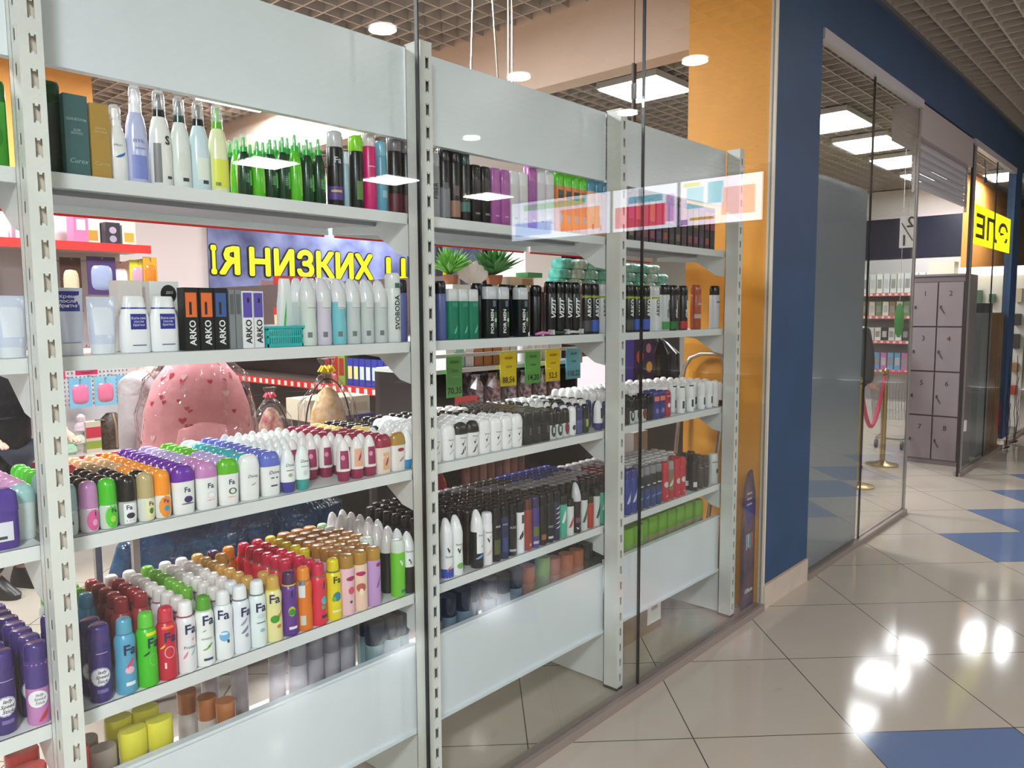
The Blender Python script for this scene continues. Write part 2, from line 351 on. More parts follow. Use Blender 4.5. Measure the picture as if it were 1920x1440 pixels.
# ------------------------------------------------------------------ product shapes
def dome(z0, z1, rx, ry, n=2, k=5, flat=.25, dx=0, dy=0, top=None):
    out = []
    for i in range(k+1):
        a = math.pi/2*i/k; s = max(math.cos(a), 0)*(1-flat)+flat*(1 if i < k else .6)
        s = flat+(1-flat)*math.cos(a)
        out.append((z0+(z1-z0)*math.sin(a), rx*s, ry*s, n, dx*(i/k), dy*(i/k)))
    return out
def shape(kind, h, rx, ry):
    """-> list of (part name, rings, colour slot)"""
    if kind == 'can':
        b = [(0, rx*.93, ry*.93), (.004, rx, ry), (.3*h, rx, ry), (.42*h, rx*.94, ry*.94), (.56*h, rx*.95, ry*.95), (.66*h, rx, ry), (.73*h, rx*.97, ry*.97), (.775*h, rx*.80, ry*.80), (.79*h, rx*.72, ry*.72)]
        return [('body', b, 0), ('collar', [(.782*h, rx*.80, ry*.80), (.803*h, rx*.80, ry*.80)], 2), ('cap', [(.80*h, rx*.75, ry*.75), (.82*h, rx*.77, ry*.77)]+dome(.94*h, h, rx*.72, ry*.72, flat=.5), 1)]
    if kind == 'straight':
        b = [(0, rx*.95, ry*.95), (.004, rx, ry), (.76*h, rx, ry), (.785*h, rx*.93, ry*.93)]
        return [('body', b, 0), ('cap', [(.785*h, rx*.95, ry*.95), (.80*h, rx*.97, ry*.97), (.93*h, rx*.97, ry*.97)]+dome(.94*h, h, rx*.95, ry*.95, flat=.68), 1)]
    if kind == 'rollon':
        b = [(0, rx*.72, ry*.72), (.012*h, rx*.85, ry*.85), (.10*h, rx*.97, ry*.97), (.35*h, rx, ry), (.46*h, rx*.96, ry*.96), (.5*h, rx*.85, ry*.85)]
        return [('body', b, 0), ('cap', [(.49*h, rx*.99, ry*.99), (.8*h, rx*.95, ry*.95)]+dome(.82*h, h, rx*.94, ry*.94, flat=.35), 1)]
    if kind == 'pillow':
        b = [(0, rx*.84, ry*.82, 2.8), (.03*h, rx*.9, ry*.9, 2.8), (.2*h, rx*.93, ry*.95, 2.8), (.5*h, rx*.96, ry, 2.8), (.68*h, rx*1.0, ry, 2.6)]
        return [('body', b, 0), ('cap', [(.67*h, rx*1.02, ry*1.02, 2.6), (.74*h, rx*1.04, ry*1.04, 2.5)]+dome(.76*h, h, rx*1.02, ry*1.02, 2.4, flat=.3), 1)]
    if kind == 'inverted':
        return [('cap', [(0, rx*.74, ry*.74), (.02*h, rx*.8, ry*.8), (.24*h, rx*.97, ry*.97)], 1),
                ('body', [(.24*h, rx, ry), (.35*h, rx*1.03, ry), (.6*h, rx*.98, ry*.95), (.78*h, rx*.84, ry*.84), (.9*h, rx*.62, ry*.62), (.97*h, rx*.38, ry*.38), (h, rx*.14, ry*.14)], 0)]
    if kind == 'shark':
        b = [(0, rx*.94, ry*.94), (.004, rx, ry), (.3*h, rx, ry), (.42*h, rx*.95, ry*.95), (.55*h, rx, ry), (.64*h, rx, ry)]
        c = [(.64*h, rx*1.02, ry*1.02), (.72*h, rx, ry), (.82*h, rx*.86, ry*.84, 2, 0, .002), (.91*h, rx*.66, ry*.62, 2, 0, .005), (.97*h, rx*.46, ry*.4, 2, 0, .008), (h, rx*.2, ry*.16, 2, 0, .010)]
        return [('body', b, 0), ('cap', c, 1)]
    if kind == 'block':
        b = [(0, rx*.93, ry*.9, 5), (.02*h, rx, ry, 5), (.6*h, rx*.97, ry*.97, 5)]
        return [('body', b, 0), ('cap', [(.6*h, rx*.99, ry*.99, 5), (.95*h, rx*.95, ry*.95, 5), (h, rx*.84, ry*.8, 5)], 1)]
    if kind == 'stick':
        b = [(0, rx*.9, ry*.9, 3.5), (.05*h, rx, ry, 3.5), (.62*h, rx*.98, ry, 3.2)]
        return [('body', b, 0), ('cap', [(.62*h, rx*1.03, ry*1.03, 3.2), (.84*h, rx*.98, ry*.98, 3)]+dome(.86*h, h, rx*.97, ry*.97, 3, flat=.45), 1)]
    if kind == 'pump':
        b = [(0, rx*.92, ry*.92, 2.3), (.005, rx, ry, 2.3), (.35*h, rx*.98, ry*.98, 2.3), (.58*h, rx*.86, ry*.86, 2.2), (.68*h, rx*.66, ry*.66), (.72*h, rx*.52, ry*.52)]
        return [('body', b, 0), ('collar', [(.715*h, rx*.56, ry*.56), (.80*h, rx*.5, ry*.5)], 1), ('nozzle', [(.80*h, rx*.3, ry*.3), (.93*h, rx*.24, ry*.24), (.95*h, rx*.2, ry*.2)], 1),
                ('overcap', [(.785*h, rx*.56, ry*.56), (.93*h, rx*.5, ry*.5)]+dome(.94*h, h, rx*.48, ry*.48, flat=.5), 2)]
    if kind == 'lotion':
        b = [(0, rx*.95, ry, 3.2), (.02*h, rx, ry*1.05, 3.2), (.4*h, rx*1.0, ry*1.05, 3), (.62*h, rx*.96, ry, 3), (.78*h, rx*.8, ry*.8, 2.8)]
        return [('body', b, 0), ('collar', [(.775*h, rx*.84, ry*.84, 2.8), (.80*h, rx*.82, ry*.82, 2.8)], 2), ('cap', [(.80*h, rx*.8, ry*.8, 2.8), (.96*h, rx*.7, ry*.72, 2.8), (h, rx*.62, ry*.6, 2.8)], 1)]
    if kind == 'tube':
        return [('cap', [(0, rx*.82, ry*1.0, 2.4), (.17*h, rx*.85, ry*1.0, 2.4)], 1), ('body', [(.17*h, rx*.85, ry*1.02, 2.4), (.4*h, rx*.92, ry*.85, 2.3), (.7*h, rx*.97, ry*.5, 2.3), (.92*h, rx, ry*.12, 3), (h, rx, ry*.1, 4)], 0)]
    if kind == 'flat':   # rectangular shampoo bottle
        b = [(0, rx*.96, ry*.94, 4), (.01*h, rx, ry, 4), (.76*h, rx, ry, 4)]
        return [('body', b, 0), ('cap', [(.76*h, rx*.985, ry*.985, 4), (.96*h, rx*.97, ry*.97, 4), (h, rx*.86, ry*.86, 4)], 1)]
    if kind == 'tall':   # cylinder bottle with flat lid
        b = [(0, rx*.95, ry*.95), (.008*h, rx, ry), (.8*h, rx, ry)]
        return [('body', b, 0), ('lid', [(.8*h, rx*1.0, ry*1.0), (.81*h, rx*1.03, ry*1.03), (.985*h, rx*1.03, ry*1.03), (h, rx*.98, ry*.98)], 1)]
    if kind == 'oval':
        b = [(0, rx*.95, ry*.95, 2.3), (.008*h, rx, ry, 2.3), (.78*h, rx, ry, 2.3)]
        return [('body', b, 0), ('lid', [(.78*h, rx*1.0, ry*1.0, 2.3), (.79*h, rx*1.03, ry*1.03, 2.3), (.985*h, rx*1.02, ry*1.02, 2.3), (h, rx*.97, ry*.97, 2.3)], 1)]
def surf(rings, a, z, off):
    """point on a lofted body at angle a (0 = towards -y) and height z"""
    r0 = rings[0]; r1 = rings[-1]
    for p, q in zip(rings, rings[1:]):
        if p[0] <= z <= q[0]: r0, r1 = p, q; break
    t = 0 if r1[0] == r0[0] else min(1, max(0, (z-r0[0])/(r1[0]-r0[0])))
    rx = r0[1]+(r1[1]-r0[1])*t; ry = r0[2]+(r1[2]-r0[2])*t; n = r0[3] if len(r0) > 3 else 2
    c, s = math.sin(a), -math.cos(a)
    x = rx*math.copysign(abs(c)**(2/n), c); y = ry*math.copysign(abs(s)**(2/n), s)
    l = math.hypot(x, y) or 1; k = (l+off)/l
    return (x*k, y*k, z)
def wrap(rings, vs, zc, dx, off):
    rx = max(r[1] for r in rings); n = rings[0][3] if len(rings[0]) > 3 else 2
    out = []
    for x, y, _ in vs:
        u = max(-.98, min(.98, (x+dx)/rx))
        a = (x+dx)/rx if n < 2.6 else math.asin(u)
        if n >= 2.6:   # near-flat faces: keep x, follow the rounded section
            s = (1-abs(u)**n)**(1/n); t = [r for r in rings if r[0] <= zc+y][-1:] or [rings[0]]
            ry = t[0][2]; out.append((x+dx, -(ry*s+off), zc+y))
        else: out.append(surf(rings, a, zc+y, off))
    return out
def lab_geo(rings, spec):
    k = spec[0]; mb = MB()
    if k in ('t', 'v'):
        _, s, size, zc, col, dx = spec[:6]; ex = spec[6] if len(spec) > 6 else {}
        vs, fs = text2d(s, size, **ex)
        if k == 'v': vs = [(-y, x, z) for x, y, z in vs]
        bm = bmesh.new(); bv = [bm.verts.new(v) for v in vs]       # cut the letters into strips so that they can bend
        for f in fs:
            try: bm.faces.new([bv[i] for i in f])
            except ValueError: pass
        xa = min(v[0] for v in vs); xb = max(v[0] for v in vs); n_ = int((xb-xa)/.0035)
        for i in range(1, n_+1):
            bmesh.ops.bisect_plane(bm, geom=bm.verts[:]+bm.edges[:]+bm.faces[:], plane_co=(xa+(xb-xa)*i/(n_+1), 0, 0), plane_no=(1, 0, 0))
        bm.verts.index_update(); vs = [tuple(v.co) for v in bm.verts]; fs = [tuple(v.index for v in f.verts) for f in bm.faces]; bm.free()
        mb.add(wrap(rings, vs, zc, dx, .0011), fs); return mb
    if k == 'r':
        _, w, h, zc, col, dx = spec[:6]; N, M_ = 8, 4
        vs = [(-w/2+w*i/N, -h/2+h*j/M_, 0) for j in range(M_+1) for i in range(N+1)]
        fs = [(j*(N+1)+i, j*(N+1)+i+1, (j+1)*(N+1)+i+1, (j+1)*(N+1)+i) for j in range(M_) for i in range(N)]
    elif k == 'd':
        _, w, h, zc, col, dx = spec[:6]; N = 14; R = 3
        vs = [(0, 0, 0)]+[(w/2*r/R*math.cos(2*math.pi*i/N), h/2*r/R*math.sin(2*math.pi*i/N), 0) for r in range(1, R+1) for i in range(N)]
        fs = [(0, 1+i, 1+(i+1) % N) for i in range(N)]+[(1+(r-1)*N+i, 1+r*N+i, 1+r*N+(i+1) % N, 1+(r-1)*N+(i+1) % N) for r in range(1, R) for i in range(N)]
    elif k == 'c':  # tick mark
        _, w, h, zc, col, dx = spec[:6]
        vs = [(x*w, y*h, 0) for x, y in ((-.45, .15), (-.25, .25), (-.05, -.1), (.5, .6), (.1, -.2), (-.08, -.5))]
        fs = [(0, 5, 2, 1), (5, 4, 3, 2)]
    elif k == 's':  # slanted swoosh / leaf
        _, w, h, zc, col, dx = spec[:6]
        vs = [(x*w, y*h, 0) for x, y in ((-.5, -.4), (-.2, -.05), (.1, .2), (.5, .5), (.4, .05), (.1, -.25), (-.2, -.42))]
        fs = [(0, 6, 1), (6, 5, 2, 1), (5, 4, 3, 2)]
    mb.add(wrap(rings, vs, zc, dx, .0004 + .00025*(spec[6] if len(spec) > 6 and not isinstance(spec[6], dict) else 0)), fs); return mb
# ---- catalogue: code -> (name, kind, (h, rx, ry), body, cap, third colour, description, category, labels, finish)
W_ = (232,234,232); K_ = (24,24,26)
P = {}
def prod(code, name, kind, dim, body, cap, desc, cat='deodorant', third=None, labels=(), seg=16, rb=.3, rc=.2, capm=None, bm=None):
    dk = lambda c: tuple(v*(.45 if max(c) < 75 else .62) for v in c) if max(c) < 100 and max(c)-min(c) < 30 else c
    body, cap = dk(body), dk(cap)
    P[code] = dict(name=name, kind=kind, dim=dim, body=body, cap=cap, third=third or cap, desc=desc, cat=cat, labels=labels, seg=seg, rb=rb, rc=rc, bm=bm)
NAVY = (28,32,84)
def fa(size=.018, z=.045, dx=.002, col=NAVY, f='Fa'): return ('t', f, size, z, col, dx, dict(bold=.02))
GL = (206,212,210)
R = (.109, .0194, .0194)
for code, body, cap, d, lb in [
    ('r_teal', (190,205,202), (150,184,182), 'pale teal-capped glass roll-on', [('r', .02, .04, .028, (170,196,196), .006), fa(.014, .03, .008)]),
    ('r_pink', (208,196,206), (196,136,190), 'lilac-capped glass roll-on', [('d', .031, .046, .027, (226,92,160), .012), ('t', 'I', .014, .04, NAVY, .014, dict(bold=.02)), ('d', .011, .014, .022, (240,170,200), .013, 1)]),
    ('r_green', (196,214,196), (70,190,38), 'bright green-capped glass roll-on', [('d', .032, .05, .027, (82,200,40), .010), fa(.013, .04, .012), ('d', .012, .014, .022, (170,226,80), .010, 1), ('d', .016, .010, .072, (226,238,232), .010)]),
    ('r_black', (176,180,180), K_, 'black-capped glass roll-on', [('r', .028, .044, .027, (236,238,236), .005), fa(.014, .04, .002), ('d', .018, .013, .022, (44,34,66), .005, 1)]),
    ('r_gold', (214,218,208), (186,168,118), 'gold-capped glass roll-on', [('r', .018, .044, .027, (232,228,170), .010), fa(.013, .04, .013), ('d', .010, .014, .024, (70,130,40), .013, 1), ('d', .014, .010, .066, (220,220,60), .012)]),
    ('r_orange', (226,222,214), (246,150,34), 'orange-capped glass roll-on', [('d', .032, .05, .027, (240,146,40), .008), fa(.013, .04, .008, (120,30,90)), ('d', .012, .013, .023, (60,150,190), .009, 1)]),
    ('r_cream', (226,216,200), (238,196,146), 'cream-capped glass roll-on', []),
    ('r_red', (210,170,170), (196,40,44), 'red-capped glass roll-on', []),
    ]:
    prod(code, 'glass_roll_on', 'rollon', R, body, cap, d, labels=lb, rb=.12)
PL = (.113, .0262, .0165)
def flab(col, extra): return [fa(.017, .056, .004), ('d', .020, .016, .034, col, .006)]+extra
for code, body, cap, d, lb in [
    ('p_purple', W_, (104,40,160), 'white roll-on with purple cap', flab((60,44,100), [('d', .03, .004, .024, (96,110,120), .004, 1)])),
    ('p_pink', W_, (196,132,186), 'white roll-on with pink-lilac cap', flab((216,216,224), [('d', .016, .011, .034, (240,240,244), .006, 1), ('d', .022, .003, .022, (226,170,180), .004, 1)])),
    ('p_lilac', W_, (186,166,214), 'white roll-on with pale lilac cap', []),
    ('p_green', W_, (92,182,28), 'white roll-on with lime green cap', flab((70,100,70), [('d', .012, .011, .034, (226,230,220), .006, 1), ('d', .022, .004, .020, (232,190,180), .004, 1)])),
    ('p_white', W_, (236,236,236), 'plain white pillow roll-on', [('t', 'Dove', .011, .06, (60,60,70), .004, dict(shear=.3)), ('s', .014, .008, .040, (170,160,120), .006)]),
    ('p_teal', W_, (54,170,176), 'white roll-on with teal cap', []),
    ('p_blue', W_, (96,110,196), 'white roll-on with periwinkle blue cap', [('t', 'Dove', .013, .060, (40,44,80), .004, dict(shear=.3)), ('r', .024, .003, .046, (70,74,90), .004), ('r', .018, .004, .026, (60,70,80), .004)]),
    ('p_burg', (232,214,204), (150,30,66), 'cream roll-on with burgundy cap', [('r', .022, .05, .036, (222,176,130), .002), ('s', .012, .03, .036, (150,40,80), .004, 1)]),
    ('p_gold', (236,230,226), (176,134,60), 'white roll-on with gold cap', [('d', .024, .011, .062, (170,30,70), .002), ('s', .018, .018, .034, (200,130,130), .004)]),
    ('p_yellow', W_, (240,206,120), 'white roll-on with pale yellow cap', []),
    ('p_black', (226,226,226), (30,30,34), 'white roll-on with black cap', [('t', 'Rexona', .007, .064, (40,40,44), .003, {}), ('c', .016, .022, .048, (26,26,30), .003), ('s', .02, .03, .024, (60,60,64), .003)]),
    ('p_rex', (236,236,236), (238,238,238), 'all-white roll-on with tick mark', [('t', 'Rexona', .007, .064, (40,40,44), .003, {}), ('c', .016, .022, .048, (26,26,30), .003), ('s', .02, .02, .026, (180,184,184), .003)]),
    ]:
    prod(code, 'roll_on_deodorant', 'pillow', PL, body, cap, d, labels=lb)
IV = (.116, .0195, .0165)
for code, body, cap, d, lb in [
    ('i_white', W_, (226,226,226), 'pointed all-white roll-on', []),
    ('i_blue', (234,238,238), (66,64,150), 'pointed white roll-on with blue base', [('t', 'Dove', .011, .072, (40,44,80), .002, dict(shear=.3)), ('r', .02, .002, .058, (90,90,110), .002), ('d', .012, .01, .046, (170,176,150), .002)]),
    ('i_teal', (232,238,238), (52,156,150), 'pointed white roll-on with teal base', [('t', 'Dove', .011, .076, (40,80,80), .002, dict(shear=.3)), ('r', .022, .002, .062, (120,160,160), .002), ('d', .012, .014, .045, (190,214,210), .002)]),
    ('i_burg', (234,228,226), (146,30,76), 'pointed white roll-on with burgundy base', [('r', .026, .05, .06, (150,40,90), .002), ('d', .012, .014, .066, (226,140,170), -.003, 1)]),
    ('i_burg2', (234,228,226), (146,30,76), 'pointed white roll-on with peach label', [('r', .026, .05, .06, (226,170,140), .002), ('s', .012, .03, .064, (150,40,90), .005, 1)]),
    ('i_cyan', (236,238,238), (44,140,196), 'pointed white roll-on with cyan base', []),
    ('i_navy', (236,236,238), (52,54,120), 'pointed white roll-on with navy base', [('r', .012, .04, .066, (30,34,50), .008)]),
    ('i_black', (238,238,238), (22,22,24), 'pointed white roll-on with black base', [('r', .010, .04, .062, (40,30,34), .009)]),
    ]:
    prod(code, 'roll_on_deodorant', 'inverted', IV, body, cap, d, labels=lb)
CN = (.169, .0222, .0222)
def can(code, body, cap, desc, lb=(), third=None, kind='can', dim=CN, cat='deodorant', name='deodorant_can', **k): prod(code, name, kind, dim, body, cap, desc, cat, third, lb, **k)
F2 = lambda z=.098, dx=.004, col=NAVY: ('t', 'Fa', .032, z, col, dx, dict(bold=.02))
can('c_lss', (58,40,112), (66,48,122), 'purple deodorant spray can', [('d', .044, .042, .058, (180,182,206), .003), ('d', .038, .036, .058, (236,236,240), .003, 1), ('t', 'lady\nSpeed\nStick', .0105, .058, (26,26,40), .006, dict(shear=.3, bold=.01)), ('r', .024, .0015, .11, (190,180,220), .008), ('r', .022, .008, .026, (120,110,170), .006)], kind='straight')
can('c_lsst', (70,150,140), (66,48,122), 'teal and purple deodorant spray can', [('d', .038, .038, .064, (236,236,240), .004), ('t', 'lady\nSpeed\nStick', .0085, .064, (26,26,40), .006, dict(shear=.3))], kind='straight')
can('c_lssp', (196,130,186), (66,48,122), 'pink and purple deodorant spray can', [('r', .05, .06, .108, (74,56,130), .0), ('d', .038, .036, .056, (236,236,240), .003, 1), ('t', 'lady\nSpeed\nStick', .0085, .056, (26,26,40), .006, dict(shear=.3)), ('s', .02, .03, .02, (196,60,80), .012)], kind='straight')
can('c_blue', (84,160,194), (90,160,190), 'sky blue deodorant spray can', [F2(.1, .013), ('s', .02, .026, .07, (214,70,100), .012), ('d', .02, .016, .055, (230,180,200), .011), ('r', .02, .008, .024, (230,236,240), .012)])
can('c_green', (64,190,30), (96,200,60), 'bright green deodorant spray can', [('r', .026, .007, .122, (226,222,30), .008), F2(.1, .010), ('d', .022, .028, .062, (110,214,90), .010), ('d', .018, .024, .062, (64,190,30), .010, 1), ('s', .016, .012, .078, (30,50,50), -.006)])
can('c_red', (196,30,58), (204,50,70), 'red deodorant spray can', [('r', .028, .006, .124, (240,110,40), .006), F2(.1, .010), ('d', .024, .028, .066, (238,170,180), .008), ('d', .02, .024, .066, (196,30,58), .008, 1), ('s', .014, .012, .08, (240,190,60), -.008), ('r', .004, .014, .036, (240,220,224), -.002)])
can('c_prot', (232,230,234), (240,240,242), 'white deodorant can with red collar', [F2(.104, .006), ('t', 'Protect', .010, .062, (40,36,60), .004, {}), ('s', .012, .02, .045, (226,130,150), -.008), ('s', .012, .02, .05, (150,206,200), .010), ('s', .008, .008, .08, (230,70,110), .012)], third=(150,80,100))
can('c_nat', (236,240,236), (84,160,44), 'white can with leaf-green cap', [F2(.112, .008), ('s', .01, .006, .088, (90,160,60), -.002), ('t', 'INVISIBLE', .0062, .068, (80,90,80), .004, {}), ('s', .02, .01, .045, (110,170,70), .002), ('s', .014, .01, .052, (80,140,50), .010), ('r', .022, .006, .018, (50,60,110), .006)], third=(190,206,190))
can('c_clear', (234,238,240), (232,234,236), 'white can with clear cap', [F2(.112, .0), ('d', .026, .026, .06, (110,176,220), .002), ('d', .02, .006, .066, (220,236,244), .0, 1), ('r', .006, .008, .046, (40,60,100), .010)])
can('c_sil', (228,232,238), (236,240,242), 'white can with grey flowers', [F2(.104, .008), ('s', .02, .02, .08, (150,156,180), .002), ('s', .022, .02, .06, (120,128,150), .004), ('d', .01, .01, .045, (140,146,166), .008)], third=(110,120,124))
can('c_mint', (226,236,236), (236,240,242), 'white deodorant can with mint print', [F2(.102, .004), ('d', .022, .012, .08, (196,220,222), .004), ('r', .024, .003, .064, (90,120,150), .004), ('d', .014, .01, .044, (140,196,190), .006)], third=(110,130,124))
can('c_cream', (232,224,160), (206,166,80), 'cream deodorant can with amber cap', [F2(.112, -.002), ('s', .03, .03, .064, (200,130,60), .004), ('d', .024, .02, .06, (60,150,30), -.002, 1), ('d', .012, .01, .04, (206,130,80), .008, 1)], third=(226,204,80))
can('c_purp', (96,52,140), (80,40,84), 'purple deodorant can with dark cap', [('t', 'I', .026, .112, NAVY, .004, dict(bold=.03)), ('d', .02, .026, .066, (200,190,60), .004), ('d', .019, .017, .064, (50,140,40), .004, 1), ('r', .022, .007, .022, (236,226,240), .006)], third=(220,200,60))
can('c_oran', (226,120,30), (236,140,50), 'orange deodorant can with orange cap', [('r', .018, .034, .108, (226,228,220), -.008), ('r', .018, .008, .128, (60,110,140), -.008), ('r', .014, .026, .03, (206,206,190), -.006)], third=(150,130,80))
can('c_pinkred', (216,48,72), (206,44,76), 'coral red can with pink cap', [('t', 'I', .026, .108, NAVY, .012, dict(bold=.03)), ('d', .018, .022, .068, (80,180,190), .012), ('d', .012, .012, .05, (90,170,80), .008, 1), ('r', .02, .008, .024, (60,40,70), .012)], third=(130,110,100))
can('c_yell', (230,214,30), (226,206,30), 'yellow deodorant can with yellow cap', [('t', 'Fa', .026, .112, (30,34,40), .004, dict(bold=.02)), ('d', .026, .026, .066, (50,130,160), .004), ('d', .012, .014, .06, (110,180,50), -.006, 1), ('r', .026, .005, .026, (240,236,190), .002)], third=(90,120,60))
can('c_rose', (232,190,202), (170,126,60), 'pale pink spray can with gold cap', [('d', .03, .013, .104, (170,40,100), .006), ('d', .02, .022, .07, (216,90,110), .006), ('d', .008, .008, .038, (80,60,50), .004)], kind='straight')
can('c_peach', (236,204,180), (176,132,56), 'peach spray can with gold cap', [('d', .03, .013, .108, (180,30,100), .002), ('d', .028, .026, .068, (190,90,80), .002), ('d', .012, .02, .056, (240,220,200), .002, 1)], kind='straight')
can('c_lilac', (190,150,206), (180,136,56), 'lilac spray can with gold cap', [('d', .02, .013, .12, (150,50,120), .012), ('s', .016, .04, .07, (140,90,160), .010)], kind='straight')
can('c_gold', (206,160,170), (168,116,56), 'pink spray can with bronze cap', [], kind='straight')
can('c_amber', (196,186,120), (206,158,84), 'pale yellow can with amber cap', [], third=(214,196,90))
can('c_dred', (160,52,60), (150,48,54), 'translucent-red capped can', [])
can('c_whitec', (206,200,200), (226,220,216), 'white-capped deodorant can', [], third=(150,90,110))
can('c_grcap', (206,214,200), (110,176,58), 'leaf-green capped white can', [], third=(200,206,190))
can('c_yelc', (140,120,60), (210,186,40), 'yellow-capped deodorant can', [], third=(60,60,50))
can('c_paleg', (150,180,130), (176,214,170), 'pale green capped can', [])
can('c_shk', (44,44,56), (214,208,206), 'dark can with pointed white cap', [], kind='shark', dim=(.192, .0215, .0215))
can('c_shn', (50,50,110), (214,208,206), 'navy can with pointed white cap', [], kind='shark', dim=(.192, .0215, .0215))
can('c_rgreen', (110,200,50), (222,232,220), 'lime green antiperspirant can', [('c', .022, .026, .105, (236,244,236), .004), ('r', .02, .01, .016, (80,120,140), .008)], kind='straight')
can('c_rblack', (60,60,60), (236,236,238), 'black and white antiperspirant can', [('r', .04, .06, .11, (236,236,238), .0), ('t', 'Rexona', .008, .128, (30,30,34), .0, {}), ('c', .02, .024, .1, (30,30,34), .004, 1)], kind='shark', dim=(.18, .0215, .0215))
can('c_rred', (146,46,60), (232,232,234), 'dark red antiperspirant can', [], kind='shark', dim=(.18, .0215, .0215))
RX = (.19, .0215, .0215)
can('x_blue', (232,234,238), (238,238,240), 'white antiperspirant can with blue foot', [('t', 'Rexona', .009, .072, (30,30,34), .002, {}), ('c', .02, .026, .096, (26,26,30), .002), ('r', .06, .03, .018, (50,70,170), 0), ('s', .03, .026, .036, (220,150,120), 0)], kind='shark', dim=RX)
can('x_leaf', (234,238,236), (238,238,240), 'white antiperspirant can with green foot', [('t', 'Rexona', .009, .1, (30,30,34), .002, {}), ('c', .02, .026, .082, (26,26,30), .002), ('d', .026, .02, .03, (120,180,90), .004)], kind='shark', dim=RX)
can('x_dark', (44,46,52), (238,238,240), 'white and charcoal antiperspirant can', [('r', .034, .08, .09, (238,238,240), .006), ('t', 'Rexona', .008, .11, (30,30,34), .008, {}), ('c', .018, .024, .08, (26,26,30), .010, 1), ('s', .034, .02, .04, (110,170,220), .0, 1)], kind='shark', dim=RX)
can('x_white', (236,234,236), (232,232,236), 'slim white antiperspirant can', [('t', 'Rexona', .008, .11, (30,30,34), .002, {}), ('c', .018, .024, .086, (26,26,30), .002), ('s', .026, .03, .045, (214,190,180), .004)], kind='straight', dim=(.175, .019, .019))
AX = (.184, .0185, .0185)
def ax(code, b, c, d, lb=(), **k): can(code, b, c, d, lb, kind='straight', dim=k.pop('dim', AX), name=k.pop('name', 'body_spray_can'), **k)
ax('a_black', (30,32,36), (22,22,24), 'black body spray can', [('r', .024, .05, .05, (80,90,50), .0), ('t', 'AXE', .010, .12, (200,204,206), .002, dict(bold=.02))])
ax('a_navy', (34,44,80), (22,24,40), 'navy body spray can', [('r', .02, .05, .05, (50,70,120), .002), ('t', 'AXE', .010, .12, (200,204,206), .002, {})])
ax('a_char', (36,36,42), (26,26,28), 'charcoal body spray can', [('t', 'AXE', .012, .1, (210,210,214), .0, {}), ('r', .026, .008, .02, (170,170,174), .0)])
ax('a_white', (232,232,234), (26,26,28), 'white body spray can with black cap', [('s', .03, .05, .07, (30,30,34), .0), ('r', .012, .03, .12, (70,74,74), .004)])
ax('a_rust', (150,62,46), (92,52,44), 'rust red body spray can', [('r', .012, .01, .02, (200,150,130), .006)])
ax('a_purp', (76,58,130), (60,54,92), 'violet body spray can', [('r', .028, .035, .06, (100,120,60), .0), ('r', .028, .01, .02, (190,180,200), .0)])
ax('a_brown', (62,52,48), (50,44,42), 'dark brown body spray can', [('r', .022, .02, .03, (150,90,60), .002)])
ax('a_grey', (56,66,70), (54,52,66), 'dark grey body spray can', [('r', .026, .008, .06, (110,130,130), .0), ('r', .026, .008, .02, (200,200,204), .0)])
ax('a_stripe', (40,44,70), (40,40,60), 'dark can with diagonal stripes', [('s', .022, .012, .05+.018*i, (214,216,220), .002) for i in range(5)])
ax('a_teal', (70,170,146), (60,60,62), 'teal and white antiperspirant can', [('s', .024, .08, .09, (214,228,224), .002)], dim=(.16, .019, .019))
ax('a_sport', (200,208,206), (66,66,68), 'white and green sport can', [('s', .024, .07, .06, (60,80,76), .0)], dim=(.15, .018, .018))
ax('a_red', (170,56,44), (80,70,62), 'small red sport can', [], dim=(.125, .017, .017))
ax('a_wred', (214,216,214), (70,70,70), 'white sport can with red line', [('s', .022, .05, .05, (180,60,50), .002)], dim=(.14, .018, .018))
can('a_shk', (52,44,62), (206,206,208), 'dark can with grey visor cap', [('r', .022, .02, .05, (120,70,90), .0), ('c', .02, .014, .02, (220,220,224), .0)], kind='shark', dim=(.19, .019, .019))
ax('k_bk', (30,30,32), (40,38,40), 'black-capped spray can', [], rc=.1)
ax('k_rim', (36,32,34), (120,116,116), 'black spray can with grey cap', [], rc=.12)
ax('k_brn', (60,48,46), (84,72,68), 'brown-black spray can', [])
ax('k_blu', (34,36,90), (44,50,120), 'dark blue capped spray can', [])
def blk(code, b, c, d, lb=(), dim=(.115, .0225, .014), cat='deodorant', name='roll_on_deodorant', kind='block', **k): prod(code, name, kind, dim, b, c, d, cat, None, lb, **k)
blk('b_axe', (50,54,60), (56,60,66), 'dark grey block-shaped stick', [('v', 'AXE', .014, .045, (130,136,142), .008, {})], name='deodorant_stick')
blk('b_clr', (196,202,198), (34,34,36), 'black-capped clear roll-on', [('d', .022, .05, .034, (40,60,44), .002), ('r', .008, .02, .034, (190,196,190), .002, 1)], dim=(.106, .0185, .0155), kind='rollon')
blk('b_clr2', (196,202,198), (34,34,36), 'black-capped roll-on, red label', [('d', .022, .05, .034, (120,40,50), .002)], dim=(.106, .0185, .0155), kind='rollon')
blk('b_navy', (70,80,130), (44,50,96), 'navy-capped roll-on', [], dim=(.107, .0175, .0155), kind='rollon')
blk('b_grn', (50,60,40), (30,32,30), 'black and green roll-on', [('r', .012, .03, .04, (150,170,60), .004)], dim=(.11, .0175, .0155), kind='rollon')
blk('b_wh', (222,226,226), (240,240,240), 'white straight roll-on', [('d', .018, .02, .03, (60,64,66), .004)], dim=(.109, .0185, .0155), kind='rollon')
blk('b_bk', (40,40,42), (28,28,30), 'black-capped stick', [], dim=(.112, .0195, .0155), kind='stick', name='deodorant_stick')
